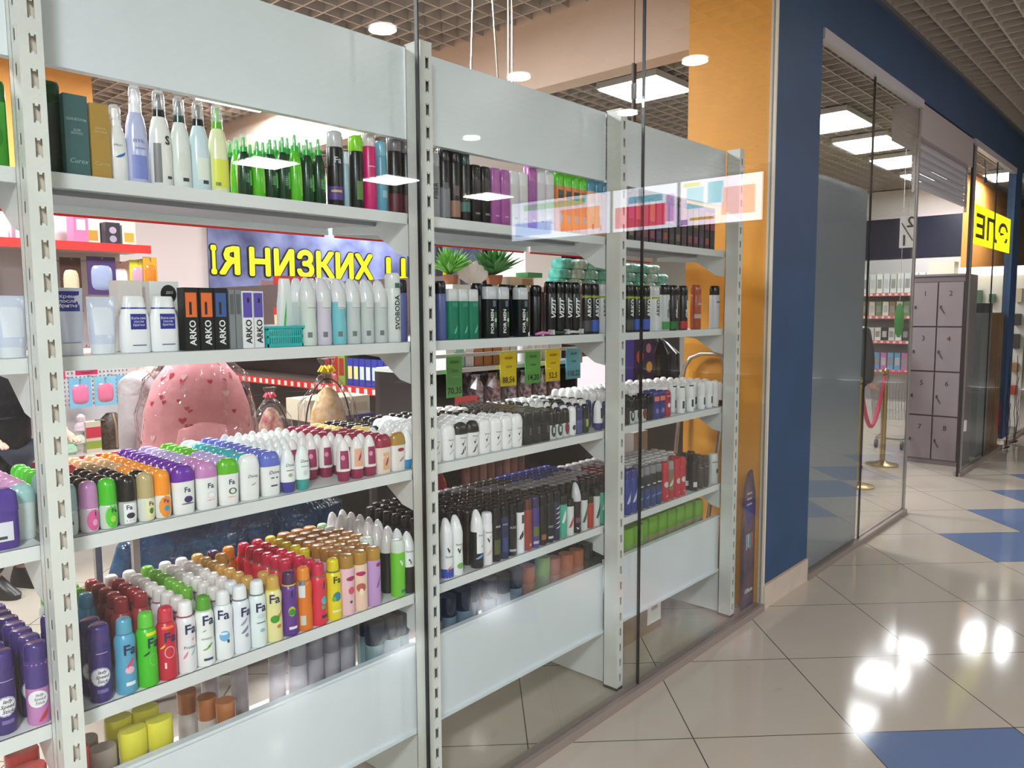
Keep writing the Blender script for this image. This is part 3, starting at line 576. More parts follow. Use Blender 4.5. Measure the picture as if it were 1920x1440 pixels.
blk('b_wt', (36,36,38), (214,212,210), 'black stick with white top', [], dim=(.114, .0195, .0155), kind='stick', name='deodorant_stick')
blk('b_old', (50,54,130), (60,60,130), 'blue stick with orange band', [('r', .034, .02, .086, (226,120,90), .0), ('d', .02, .022, .034, (120,130,180), .0)], dim=(.12, .021, .016), kind='stick', name='deodorant_stick')
blk('b_oldr', (170,40,60), (150,50,80), 'red and white stick', [('d', .018, .02, .05, (226,226,230), .0), ('r', .03, .008, .09, (220,120,110), .0)], dim=(.116, .02, .016), kind='stick', name='deodorant_stick')
blk('n_white', (238,240,240), (236,238,238), 'white round-topped roll-on', [('r', .012, .034, .04, (60,66,66), .004)], dim=(.13, .02, .019), kind='rollon')
blk('n_wblk', (238,240,240), (236,238,238), 'white roll-on with black rim', [('r', .012, .034, .04, (40,56,60), .004), ('r', .03, .006, .12, (34,32,34), .0)], dim=(.13, .02, .019), kind='rollon')
blk('n_plain', (232,230,228), (236,234,232), 'plain white roll-on', [], dim=(.128, .02, .0185), kind='rollon')
blk('g_stick', (74,50,140), (80,56,150), 'violet gel stick', [('r', .034, .038, .036, (220,222,232), .0), ('r', .02, .006, .024, (60,60,70), -.004, 1)], dim=(.12, .030, .017), kind='stick', name='deodorant_stick')
# right bay lower
ax('o_blue', (40,60,140), (50,54,130), 'blue spray can', [('s', .026, .06, .07, (190,200,220), .004)], dim=(.185, .021, .021))
ax('o_bk', (40,60,110), (130,130,134), 'blue-black can with grey cap', [('r', .04, .06, .115, (32,34,38), .0), ('r', .02, .005, .1, (220,224,226), .002, 1), ('s', .03, .02, .05, (90,140,200), .0)], dim=(.178, .0205, .0205))
ax('o_red', (190,34,56), (196,40,60), 'red spray can', [('d', .024, .026, .075, (206,196,200), .0), ('s', .014, .012, .025, (230,200,206), .004)], dim=(.175, .021, .021))
ax('o_rw', (130,110,80), (150,150,146), 'olive and red spray can', [('s', .03, .05, .08, (214,206,190), .0), ('r', .04, .04, .022, (170,40,50), .0)], dim=(.173, .02, .02))
ax('o_dk', (40,42,44), (46,48,50), 'black spray can with white barcode', [('r', .02, .024, .03, (214,216,216), -.004)], dim=(.173, .0205, .0205))
ax('o_br', (92,84,80), (96,88,84), 'taupe brown spray can', [('r', .02, .003, .1, (170,166,160), .0)], dim=(.15, .0215, .0215))
ax('o_wg', (206,212,212), (232,234,234), 'pale grey deodorant with white cap', [('r', .02, .02, .06, (60,66,70), .006), ('r', .05, .004, .104, (70,100,110), .0)], dim=(.145, .026, .022))
ax('o_wt', (44,38,42), (206,202,200), 'dark spray can with pale cap', [], dim=(.17, .021, .021))
ax('o_dr', (120,26,36), (130,32,40), 'dark red spray can', [], dim=(.168, .021, .021))
# ---- instancing
KX = (1.686+YS+.05)/(1.686+.07)
def TR(x, y):
    return -.529+(x+.529)*KX, y+YS-.02
MESHC = {}
TWIST = .12
def build_parts(code):
    if code in MESHC: return MESHC[code]
    p = P[code]; h, rx, ry = p['dim']; cols = [p['body'], p['cap'], p['third']]; out = []
    parts = shape(p['kind'], h, rx, ry); rings = [r for n, r, c in parts if n == 'body'][0]
    for n, r, c in parts:
        if n == 'overcap': m = mat(cols[2], .08, alpha=.28, spec=.8)
        else: m = mat(cols[c], p['rb'] if c == 0 else p['rc'])
        if n == 'collar' and p['kind'] == 'can' and p['third'] == p['cap']: continue
        out.append((n, MB().loft(r, p['seg']).mesh(n, m, True)))
    for L in p['labels']:
        rr = rings
        if L[3] > rings[-1][0]:
            rr = [x for n, r, c in parts if n != 'overcap' for x in r]; rr.sort(key=lambda q: q[0])
        nm = {'t': 'lettering', 'v': 'lettering', 'r': 'label', 'd': 'emblem', 'c': 'tick_mark', 's': 'printed_motif'}[L[0]]
        out.append((nm, lab_geo(rr, L).mesh(nm, mat(L[4], .4), True)))
    MESHC[code] = out; return out
def place(code, x, y, z, label, group=None, rz=None, detail=True, tilt=None):
    p = P[code]; parts = build_parts(code)
    x, y = TR(x, y); fr = x % 1.0; lim = .985-1.03*p['dim'][1]
    if lim < fr < .985 and x > .5: x -= fr-lim
    if z == S5: y += .008
    if rz is None or (rz == 0 and p['kind'] in ('straight', 'can')): rz = random.uniform(-TWIST, TWIST)*(1.6 if p['kind'] in ('can', 'straight', 'rollon', 'shark', 'inverted') else .5)-(.33 if p['kind'] in ('can', 'straight', 'rollon', 'shark', 'inverted', 'pump') else .08)
    body = [m for n, m in parts if n == 'body'][0]
    o = obj(p['name'], body, None, (x, y, z+.0007), (0, 0, rz)); tag(o, label, p['cat'], group); o.scale = (1.03, 1.03, 1.03)
    for n, m in parts:
        if m is body: continue
        if not detail and n in ('lettering', 'label', 'emblem', 'tick_mark', 'printed_motif'): continue
        obj(n, m, o)
    return o
ORD = ['front', 'second', 'third', 'fourth', 'fifth', 'sixth', 'seventh', 'eighth', 'ninth', 'tenth', 'eleventh', 'twelfth', 'thirteenth', 'fourteenth', 'fifteenth', 'sixteenth', 'seventeenth', 'eighteenth', 'nineteenth', 'twentieth', 'twenty-first', 'twenty-second', 'twenty-third', 'twenty-fourth']
def files(z, where, rows, group):
    """rows: (x, [(code, n) or None-gap, ...], y0, pitch); items from the glass towards the aisle"""
    for fi, (x, runs, y0, pitch) in enumerate(rows):
        y = y0; k = 0; fo = 'first' if fi == 0 else ORD[fi]
        for code, n in runs:
            for _ in range(n):
                if code is not None and y+YS-.02 < DEP-.012:
                    place(code, x+random.uniform(-.0015, .0015), y, z, '%s, %s one in %s file, %s' % (P[code]['desc'], ORD[k], fo, where), group, detail=(k < 2))
                    k += 1
                y += pitch
SHELF_STAGE = True
rp = .0405
G3 = 'third shelf, left bay'
files(S3, G3, [
    (.008, [('r_teal', 5), ('r_green', 4)], .048, rp), (.047, [('r_pink', 1), ('r_black', 4)], .046, rp), (.086, [('r_green', 1), ('r_black', 4), (None, 1), ('r_red', 2)], .046, rp),
    (.1245, [('r_black', 4), ('r_cream', 5)], .046, rp), (.1635, [('r_gold', 1), ('r_black', 1), ('r_orange', 2), ('r_cream', 5)], .046, rp), (.2025, [('r_orange', 9)], .046, rp),
    (.249, [('p_purple', 10)], .044, .0365), (.303, [('p_pink', 3), ('p_lilac', 7)], .044, .0365), (.358, [('p_green', 1), ('p_lilac', 4), ('p_green', 5)], .044, .0365),
    (.416, [('p_white', 1), ('p_teal', 1), (None, 1), ('p_teal', 5), ('p_white', 2)], .05, .0365), (.473, [('p_blue', 10)], .05, .0365),
    (.522, [('i_blue', 1), ('i_white', 8)], .046, .042), (.566, [('i_teal', 1), (None, 1), ('i_white', 7)], .046, .042), (.609, [(None, 3), ('i_burg', 1), ('i_white', 5)], .046, .042),
    (.650, [(None, 2), ('i_burg', 2), ('i_white', 5)], .052, .042), (.695, [('i_burg', 1), (None, 1), ('i_burg', 3), ('i_white', 4)], .046, .042),
    (.739, [('i_burg2', 1), ('i_burg', 3), ('p_burg', 5)], .046, .042), (.783, [('i_burg', 1), ('i_white', 1), ('p_burg', 3), ('p_burg', 4)], .046, .042),
    (.831, [('p_burg', 6), ('p_yellow', 4)], .046, .0375), (.885, [('p_gold', 1), ('i_white', 3), ('p_yellow', 2), ('p_black', 4)], .046, .039), (.934, [('i_cyan', 1), ('i_white', 3), ('p_black', 6)], .048, .0385)],
    'roll-ons on the left bay third shelf')
cp = .0463
G4 = 'fourth shelf, left bay'
files(S4, G4, [
    (.004, [('c_lssp', 0), ('c_lsst', 1), ('c_lss', 2)], .10, cp), (.053, [('c_lss', 2), (None, 3), ('c_blue', 1), ('c_grcap', 2)], .05, cp), (.103, [('c_blue', 1), (None, 4), ('c_blue', 1), ('c_grcap', 2)], .045, cp),
    (.1495, [('c_green', 1), (None, 2), ('c_dred', 5)], .043, cp), (.195, [('c_red', 1), (None, 2), ('c_dred', 4), ('c_whitec', 1)], .043, cp), (.240, [('c_prot', 1), ('c_whitec', 7)], .043, cp),
    (.2855, [('c_nat', 1), (None, 1), ('c_grcap', 6)], .043, cp), (.331, [('c_clear', 1), ('c_whitec', 7)], .043, cp), (.3765, [('c_sil', 1), ('c_clear', 1), ('c_whitec', 6)], .043, cp),
    (.4215, [('c_mint', 1), ('c_amber', 7)], .043, cp), (.467, [('c_cream', 1), ('c_amber', 1), (None, 4), ('c_amber', 1), ('c_purp', 1)], .043, cp), (.5125, [('c_purp', 1), (None, 6), ('c_oran', 1)], .043, cp),
    (.558, [('c_oran', 1), (None, 1), ('c_pinkred', 6)], .043, cp), (.603, [('c_pinkred', 8)], .043, cp), (.648, [('c_yell', 1), (None, 2), ('c_yelc', 5)], .043, cp),
    (.693, [('c_rose', 1), ('c_gold', 7)], .043, cp), (.738, [('c_peach', 1), ('c_gold', 7)], .043, cp), (.783, [('c_lilac', 1), ('c_gold', 5), ('c_gold', 2)], .043, cp),
    (.828, [(None, 2), ('c_rgreen', 1), ('c_gold', 3), ('c_whitec', 1), ('c_paleg', 1)], .043, cp), (.876, [('c_rgreen', 1), ('c_shk', 4), ('c_shn', 3)], .045, .0475), (.924, [('c_rblack', 1), ('c_rred', 2), ('c_shk', 5)], .045, .0475)],
    'spray cans on the left bay fourth shelf')
# middle bay
files(S3, 'third shelf, middle bay', [
    (1.030, [('p_rex', 8), ('p_black', 2)], .05, .038), (1.084, [('p_rex', 9), ('p_black', 1)], .046, .038), (1.138, [('p_black', 1), ('p_rex', 6), ('p_black', 3)], .046, .038), (1.192, [('p_black', 1), ('p_rex', 6), ('p_black', 3)], .046, .038),
    (1.246, [('p_rex', 6), ('p_black', 2), ('b_wt', 2)], .046, .038), (1.300, [('p_rex', 5), ('p_black', 3), ('b_wt', 2)], .046, .038), (1.354, [('p_rex', 4), ('b_bk', 3), ('b_wt', 3)], .046, .038), (1.405, [('p_rex', 3), ('b_bk', 4), ('b_wt', 3)], .046, .038),
    (1.455, [('b_axe', 11)], .044, .0335), (1.503, [('b_axe', 11)], .044, .0335), (1.551, [('b_axe', 11)], .044, .0335),
    (1.597, [('b_clr', 3), ('b_bk', 3), ('i_white', 3)], .046, .0405), (1.637, [('b_clr', 3), ('i_white', 2), ('b_bk', 4)], .046, .0405), (1.677, [('b_clr2', 3), ('i_white', 2), ('b_bk', 4)], .046, .0405), (1.717, [('b_wh', 2), ('i_white', 2), ('b_wt', 5)], .046, .0405),
    (1.757, [('b_navy', 3), ('b_bk', 2), ('b_wt', 4)], .046, .0405), (1.797, [('b_grn', 3), ('b_bk', 2), ('b_wt', 4)], .046, .0405), (1.840, [(None, 1), ('i_white', 3), ('b_bk', 5)], .046, .042), (1.886, [('i_navy', 1), (None, 1), ('b_wt', 7)], .046, .042), (1.930, [('b_navy', 3), ('b_bk', 6)], .048, .042)],
    'roll-ons and sticks on the middle bay third shelf')
kp = .0405
files(S4, 'fourth shelf, middle bay', [
    (1.028, [(None, 1), ('c_shk', 1), ('k_bk', 6)], .05, .0465), (1.075, [('x_blue', 1), (None, 1), ('k_bk', 7)], .045, .0455), (1.121, [('x_leaf', 1), (None, 2), ('k_bk', 6)], .05, .0455), (1.167, [(None, 2), ('k_bk', 7)], .045, .0455),
    (1.211, [('x_dark', 1), ('k_bk', 8)], .045, .0455), (1.256, [('x_white', 1), ('k_bk', 8)], .045, .0455)]+[
    (x, [(f, 1), ('k_bk', a), ('k_rim', b), (c, 9-1-a-b)], .044, kp) for x, f, a, b, c in (
     (1.297, 'a_black', 8, 0, 'k_bk'), (1.337, 'a_navy', 7, 1, 'k_bk'), (1.377, 'a_char', 6, 2, 'k_rim'), (1.417, 'a_white', 6, 2, 'k_rim'), (1.457, 'a_rust', 4, 3, 'k_brn'), (1.497, 'a_purp', 4, 2, 'k_brn'),
     (1.537, 'a_brown', 3, 3, 'k_brn'), (1.577, 'a_grey', 2, 3, 'k_brn'), (1.617, 'a_stripe', 2, 3, 'k_brn'), (1.657, 'a_teal', 2, 3, 'k_blu'), (1.699, 'a_wred', 1, 4, 'k_blu'), (1.744, 'a_shk', 1, 3, 'k_blu'),
     (1.787, 'a_sport', 1, 3, 'k_blu'), (1.828, 'a_red', 1, 3, 'k_blu'), (1.869, 'a_sport', 2, 3, 'k_blu'), (1.910, 'a_teal', 2, 3, 'k_blu'), (1.946, 'a_sport', 2, 2, 'k_blu'))],
    'spray cans on the middle bay fourth shelf')
# right bay
files(S3, 'third shelf, right bay', [
    (2.03, [('b_navy', 2), ('n_plain', 7)], .05, .042), (2.073, [('b_bk', 2), ('b_navy', 1), ('n_plain', 6)], .046, .042), (2.116, [('b_clr', 3), ('n_plain', 6)], .046, .042), (2.159, [('b_clr', 3), ('n_plain', 6)], .046, .042),
    (2.202, [('b_clr2', 3), ('n_plain', 6)], .046, .042), (2.248, [('b_bk', 2), ('n_plain', 7)], .046, .042), (2.296, [('b_old', 2), (None, 0), ('n_plain', 7)], .046, .042), (2.345, [('b_old', 2), ('n_plain', 7)], .046, .042), (2.394, [('b_oldr', 1), ('n_plain', 8)], .046, .042),
    (2.445, [(None, 1), ('n_plain', 8)], .046, .042), (2.520, [('n_wblk', 2), ('n_plain', 7)], .046, .042), (2.600, [('n_wblk', 1), ('n_plain', 8)], .046, .042), (2.66, [(None, 1), ('n_plain', 7)], .046, .042), (2.705, [('n_white', 2), ('n_plain', 6)], .046, .042),
    (2.78, [('n_white', 1), ('n_plain', 7)], .046, .042), (2.84, [('n_plain', 8)], .046, .042), (2.895, [('i_black', 1), (None, 1), ('n_plain', 4)], .046, .042)],
    'roll-ons on the right bay third shelf')
op = .0435
files(S4, 'fourth shelf, right bay', [
    (2.035, [('o_blue', 2), ('o_dr', 3), ('o_wt', 3)], .05, op), (2.083, [('o_blue', 1), (None, 1), ('o_dr', 4), ('o_wt', 2)], .046, op), (2.13, [('o_blue', 1), ('o_dr', 5), ('o_wt', 2)], .046, op), (2.18, [('o_bk', 1), ('o_dr', 4), ('o_wt', 3)], .046, op),
    (2.228, [('o_bk', 2), ('o_wt', 6)], .046, op), (2.276, [('o_bk', 1), ('o_wt', 7)], .046, op), (2.324, [('o_bk', 1), ('o_wt', 7)], .046, op), (2.38, [('o_red', 1), ('o_wt', 7)], .046, op), (2.43, [('o_rw', 1), ('o_wt', 7)], .046, op),
    (2.48, [('o_red', 1), (None, 1), ('o_wt', 6)], .046, op), (2.53, [('o_red', 1), ('o_red', 1), ('o_wt', 5)], .046, op), (2.59, [('o_dk', 0), (None, 2), ('o_wt', 5)], .046, op), (2.645, [('o_dk', 2), ('o_br', 1), ('o_wt', 3)], .046, op),
    (2.70, [('o_br', 1), ('o_dk', 1), ('o_br', 2)], .048, op), (2.755, [('o_br', 3)], .048, op), (2.86, [('o_wg', 1), (None, 1), ('n_plain', 2)], .052, .055)],
    'spray cans on the right bay fourth shelf')
# edge bay
files(S4, 'fourth shelf, edge bay', [
    (-.175, [('c_lss', 6)], .06, cp), (-.125, [('c_lss', 7)], .06, cp), (-.065, [('c_lssp', 1), ('c_lss', 6)], .05, .05)], 'purple spray cans in the edge bay')
blk('r_aqua', (206,222,220), (156,200,196), 'aqua-capped roll-on', dim=(.115, .0235, .0185), kind='pillow')
blk('r_lpink', (220,214,220), (222,160,206), 'light pink-capped roll-on', dim=(.115, .0235, .0185), kind='pillow')
files(S3, 'third shelf, edge bay', [(-.165, [('r_aqua', 8)], .05, .042), (-.112, [('g_stick', 1), (None, 1), ('r_aqua', 6)], .05, .042), (-.06, [(None, 1), ('r_aqua', 1), ('r_lpink', 6)], .055, .042)], 'roll-ons in the edge bay')

# ---- second shelf
def one(code, x, y, z, label, group=None, rz=0): return place(code, x, y, z, label, group, rz)
NV = (40,44,140)
prod('t_shave', 'cream_tube', 'tube', (.140, .031, .020), (206,212,232), (226,228,232), '', 'tube', None, [('r', .046, .042, .112, NV, 0), ('t', 'Крем\nпосле\nбритья', .0095, .112, (236,236,244), .0, dict(bold=.02)), ('r', .04, .002, .026, (150,150,160), 0)])
prod('t_gel', 'cream_tube', 'tube', (.122, .029, .019), (200,208,226), (222,226,230), '', 'tube', None, [('r', .044, .06, .07, (216,222,232), .0)], rb=.1)
prod('l_balm', 'lotion_bottle', 'lotion', (.124, .0315, .015), (236,238,240), (232,234,236), '', 'bottle', NV, [('r', .034, .034, .068, NV, .003), ('t', 'Бальзам\nпосле\nбритья', .0075, .068, (226,228,240), .003, {}), ('r', .03, .002, .016, (60,60,110), .003)])
one('t_gel', -.135, .07, S2, 'pale blue gel tube in the edge bay on the second shelf'); one('t_gel', -.067, .07, S2, 'pale blue gel tube just left of the nearest upright, second shelf', None, .1); one('t_gel', -.10, .14, S2, 'pale blue gel tube behind the front pair in the edge bay')
one('t_shave', .038, .075, S2, 'shaving cream tube with a navy Cyrillic label beside the nearest upright'); one('t_gel', .105, .078, S2, 'clear-topped gel tube between the cream tube and the balm bottles')
one('l_balm', .170, .070, S2, 'left one of two white after-shave balm bottles with navy labels'); one('l_balm', .234, .070, S2, 'right one of two white after-shave balm bottles with navy labels')
def carton(x, y, z, w, d, h, col, label, parts=(), group=None, cat='box', rz=0, name='carton', rough=.4):
    if SHELF_STAGE: x, y = TR(x, y)
    o = obj(name, MB().box(-w/2, w/2, -d/2, d/2, 0, h).mesh(name, mat(col, rough)), None, (x, y, z+.0007), (0, 0, rz)); tag(o, label, cat, group)
    for p in parts:
        if p[0] == 'r': bx('label', p[1]-p[3]/2, p[1]+p[3]/2, -d/2-.0006-.0003*(p[6] if len(p) > 6 else 0), -d/2, p[2]-p[4]/2, p[2]+p[4]/2, mat(p[5], .4), o)
        elif p[0] in ('t', 'v'): letters('lettering', p[1], p[2], mat(p[5], .5), o, (p[3], -d/2-.0016, p[4]), vert=(p[0] == 'v'), **(p[6] if len(p) > 6 else {}))
        elif p[0] == 'd':
            N = 20; b = MB(); b.prism([(p[1]+p[3]*math.cos(2*math.pi*k/N), p[2]+p[4]*math.sin(2*math.pi*k/N)) for k in range(N)], 'y', -d/2-.001, -d/2); obj('emblem', b.mesh('emblem', mat(p[5])), o)
    return o
carton(.185, .15, S2, .055, .05, .165, (214,206,200), 'cream narrow cartons standing behind the balm bottles, left one'); carton(.262, .15, S2, .070, .05, .165, (226,226,224), 'white carton with a black round seal behind the balm bottles', [('d', .01, .135, .019, .022, (22,22,26)), ('t', 'ДЕО', .008, .012, .138, (210,210,214))])
bk = lambda c: [('r', 0, .108, .027, .058, c), ('r', -.002, .10, .006, .03, (30,30,34), 1), ('v', 'ARKO', .022, .002, .042, (236,236,236), dict(bold=.02))]
for i, (x, c, l) in enumerate([(.288, (226,110,50), 'black shaving carton with orange panel beside the right balm bottle'), (.325, (226,110,50), 'middle one of three black shaving cartons, orange panel'), (.360, (60,90,150), 'black shaving carton with blue panel next to the clear boxes')]):
    carton(x, .062, S2, .034, .034, .149, (14,14,15), l, bk(c), 'black shaving cartons')
for i, x in enumerate((.388, .404)):
    carton(x, .062, S2, .0145, .034, .146, (128,134,136), ['left one of two thin grey cartons beside the black cartons', 'right one of two thin grey cartons beside the black cartons'][i], [('r', 0, .11, .010, .05, (90,96,98))], 'thin grey cartons')
wk = [('r', 0, .108, .024, .062, (92,76,170)), ('r', .002, .12, .006, .012, (30,30,34), 1), ('v', 'ARKO', .022, .002, .042, (30,30,34), dict(bold=.02))]
carton(.428, .062, S2, .030, .034, .143, (232,232,234), 'white shaving carton with violet panel, left of two', wk, 'white and violet cartons'); carton(.461, .07, S2, .028, .034, .143, (232,232,234), 'white shaving carton with violet panel, next to the teal basket', wk, 'white and violet cartons')
def basket():
    t = thing('plastic_basket', 'teal slotted plastic basket on the second shelf of the left bay', 'basket', (*TR(.530, .115), S2+.0007)); w, d, h = .052, .07, .052; m = mat((44,178,176), .35)
    b = MB(); b.box(-w+.006, w-.006, -d+.006, d-.006, 0, .004); obj('bottom', b.mesh('bottom', m), t)
    b = MB()
    for z0, z1 in ((0, .008), (.024, .028), (.044, .052)):
        for sx in (-1, 1): b.box(min(sx*w, sx*(w-.003)), max(sx*w, sx*(w-.003)), -d, d, z0, z1)
        for sy in (-1, 1): b.box(-w, w, min(sy*d, sy*(d-.003)), max(sy*d, sy*(d-.003)), z0, z1)
    for z0, z1 in ((.008, .024), (.028, .044)):
        for k in range(16):
            x = -w+2*w*(k+.5)/16; y = -d+2*d*(k+.5)/16
            for s in (-1, 1): b.box(x-.0016, x+.0016, s*d-(.003 if s > 0 else 0), s*d+(.003 if s < 0 else 0), z0, z1); b.box(s*w-(.003 if s > 0 else 0), s*w+(.003 if s < 0 else 0), y-.0016, y+.0016, z0, z1)
    obj('side_wall', b.mesh('side_wall', m), t)
    b = MB(); b.box(-w-.004, w+.004, -d-.004, -d+.002, .048, .054); b.box(-w-.004, w+.004, d-.002, d+.004, .048, .054); b.box(-w-.004, -w+.002, -d+.002, d-.002, .048, .054); b.box(w-.002, w+.004, -d+.002, d-.002, .048, .054); obj('rim', b.mesh('rim', m), t)
    tag(obj('tissue', MB().loft([(0, .042, .058, 3), (.03, .042, .058, 3), (.046, .03, .04, 2.5), (.052, .012, .02)], 16).mesh('tissue', mat((238,238,236), .7, bump=.6, nscale=60), True), None, (*TR(.530, .115), S2+.006)), 'crumpled white tissue filling the teal basket', 'tissue')
basket()
SH = (.178, .0215, .0215)
for code, b, c, d in (('s_mint', (206,218,210), (224,226,226), ''), ('s_lil', (206,198,214), (222,220,226), ''), ('s_aqua', (120,196,206), (226,228,230), ''), ('s_silv', (196,204,204), (228,230,232), '')):
    can(code, b, c, d, [('r', .03, .05, .12, (214,218,216), .002), ('r', .03, .0015, .098, (120,130,126), .002, 1), ('r', .012, .014, .028, (110,116,120), -.008)], kind='shark', dim=SH, name='shaving_foam_can', cat='spray can')
prod('l_green', 'foam_bottle', 'lotion', (.175, .022, .014), (222,228,226), (230,232,232), '', 'bottle', None, [('s', .012, .10, .07, (90,190,90), -.010)])
one('l_green', .572, .115, S2, 'white-topped bottle with green side behind the teal basket')
for i, (x, c, d) in enumerate([(.603, 's_mint', 'pale mint foam can, first of the pale cans right of the basket'), (.650, 's_lil', 'pale lilac foam can in the row right of the basket'), (.697, 's_aqua', 'aqua-bottomed foam can in the pale row on the second shelf'), (.744, 's_silv', 'silver-grey foam can, left of three beside the tall white can'), (.791, 's_silv', 'silver-grey foam can, middle of three beside the tall white can'), (.838, 's_silv', 'silver-grey foam can touching the tall white lettered can')]):
    one(c, x, .055, S2, d, 'pale foam cans on the second shelf')
    one('s_silv', x+.003, .105, S2, ['pale foam can, second row behind the mint can', 'pale foam can, second row behind the lilac can', 'pale foam can, second row behind the aqua can', 'pale foam can, second row behind the left silver can', 'pale foam can, second row behind the middle silver can', 'pale foam can, second row behind the right silver can'][i], 'pale foam cans on the second shelf')
can('s_svo', (222,226,224), (226,230,228), '', [('v', 'SVOBODA', .021, .085, (30,60,56), .006, dict(bold=.02)), ('r', .018, .014, .162, (60,120,100), .008)], kind='straight', dim=(.198, .023, .023), name='shaving_foam_can', cat='spray can')
one('s_svo', .886, .055, S2, 'tall white can with dark vertical lettering beside the second upright')
can('s_navy', (84,94,150), (40,42,66), '', [], kind='straight', dim=(.18, .02, .02), name='shaving_foam_can', cat='spray can')
one('s_navy', .936, .06, S2, 'slate blue can with dark cap left of the second upright'); one('s_navy', 1.03, .06, S2, 'slate blue can hidden half behind the second upright'); one('s_navy', 1.073, .06, S2, 'slate blue can with dark cap, first one in the middle bay')
can('s_grn', (26,124,96), (206,208,210), '', [('s', .014, .03, .03, (110,190,160), .004), ('r', .022, .012, .108, (60,140,120), .002)], kind='flat', dim=(.157, .0215, .017), name='shaving_gel_can', cat='spray can')
for i, x in enumerate((1.120, 1.165, 1.210)): one('s_grn', x, .06, S2, ['left', 'middle', 'right'][i]+' one of three emerald green gel packs with white tops', 'emerald gel packs')
can('s_men', (26,44,52), (196,200,204), '', [('v', 'FOR MEN', .019, .054, (226,230,232), -.004, dict(bold=.03)), ('r', .010, .05, .06, (60,110,66), .012), ('r', .010, .012, .058, (200,210,206), .012, 1), ('r', .014, .02, .112, (90,110,120), .006)], kind='flat', dim=(.167, .027, .02), name='shaving_gel_can', cat='spray can')
for i, x in enumerate((1.292, 1.352, 1.449)): one('s_men', x, .062, S2, ['first', 'second', 'third'][i]+' dark shaving gel pack lettered FOR MEN counting from the left', 'dark gel packs lettered FOR MEN')
ax('s_dk', (34,36,40), (26,26,28), '', dim=(.178, .02, .02), name='shaving_foam_can', cat='spray can')
for i, (x, y) in enumerate([(1.252, .08), (1.30, .12), (1.345, .12), (1.40, .10), (1.44, .12), (1.495, .10), (1.54, .075), (1.49, .15), (1.60, .12)]):
    one('s_dk', x, y, S2, 'dark foam can behind the gel packs, '+ORD[i].replace('front', 'first')+' from left on the middle second shelf', 'dark foam cans')
can('s_viz', (34,32,36), (30,28,32), '', [('v', 'VIZIT', .03, .095, (232,232,234), .006, dict(bold=.03, shear=.2))], kind='straight', dim=(.192, .0215, .0215), name='shaving_foam_can', cat='spray can')
for i, x in enumerate((1.605, 1.655, 1.702, 1.749)): one('s_viz', x, .06, S2, ['first', 'second', 'third', 'fourth'][i]+' black can lettered VIZIT counting from the left', 'black cans lettered VIZIT')
can('s_ark', (40,42,40), (44,44,44), '', [('v', 'ARKO', .026, .098, (228,230,232), .008, dict(bold=.03)), ('r', .05, .008, .140, (150,170,40), 0), ('r', .04, .04, .03, (70,72,70), 0)], kind='straight', dim=(.19, .0215, .0215), name='shaving_foam_can', cat='spray can')
can('s_arkb', (40,42,44), (44,44,44), '', [('v', 'ARKO', .026, .098, (228,230,232), .008, dict(bold=.03)), ('r', .05, .008, .140, (150,170,40), 0), ('r', .044, .044, .03, (50,90,180), 0)], kind='straight', dim=(.19, .0215, .0215), name='shaving_foam_can', cat='spray can')
can('s_arkw', (214,218,220), (206,210,210), '', [('v', 'ARKO', .026, .098, (70,76,80), .008, dict(bold=.03)), ('r', .05, .008, .140, (150,170,40), 0)], kind='straight', dim=(.19, .0215, .0215), name='shaving_foam_can', cat='spray can')
for i, (x, c, l) in enumerate([(1.820, 's_ark', 'black ARKO can beside the VIZIT cans'), (1.872, 's_arkb', 'black ARKO can with blue foot in the middle bay'), (1.925, 's_arkw', 'pale ARKO can against the third upright'), (2.045, 's_arkw', 'pale ARKO can just right of the third upright'), (2.11, 's_ark', 'black ARKO can, first black one in the right bay'), (2.17, 's_arkb', 'black ARKO can with blue foot left of the glass seam'), (2.235, 's_arkb', 'black ARKO can with blue foot right of the glass seam'), (2.31, 's_arkw', 'pale ARKO can between the black ones and the green-footed can')]):
    one(c, x, .06, S2, l+' on the second shelf', 'lettered foam cans')
for code, foot, base, l in (('s_gg', (60,150,70), (190,196,196), 'pale Gillette can with green foot'), ('s_gd', (30,110,50), (44,46,48), 'dark Gillette can with green foot'), ('s_gr', (180,34,50), (44,44,46), 'dark Gillette can with red foot')):
    can(code, base, (56,58,60), '', [('v', 'Gillette', .026, .09, (232,234,236) if base[0] < 100 else (60,66,70), .008, dict(bold=.03, shear=.3)), ('r', .054, .034, .022, foot, 0)], kind='straight', dim=(.197, .0235, .0235), name='shaving_foam_can', cat='spray can')
one('s_gg', 2.39, .06, S2, 'pale Gillette can with green foot in the right bay'); one('s_gd', 2.455, .06, S2, 'dark Gillette can with green foot in the right bay'); one('s_gr', 2.545, .06, S2, 'dark Gillette can with red foot in the right bay')
can('s_rust', (170,78,40), (176,84,44), '', [('r', .05, .02, .06, (190,170,160), 0), ('t', 'Gillette', .011, .115, (230,220,214), .006, dict(bold=.02))], kind='straight', dim=(.203, .025, .025), name='shaving_foam_can', cat='spray can')
one('s_rust', 2.665, .06, S2, 'rust orange can in front of the orange column, second shelf')
can('s_wh', (206,208,216), (40,40,56), '', [('t', 'Gillette', .011, .125, (40,40,60), .006, dict(bold=.02))], kind='straight', dim=(.203, .024, .024), name='shaving_foam_can', cat='spray can')
one('s_wh', 2.845, .06, S2, 'white can with dark cap, last one on the second shelf')
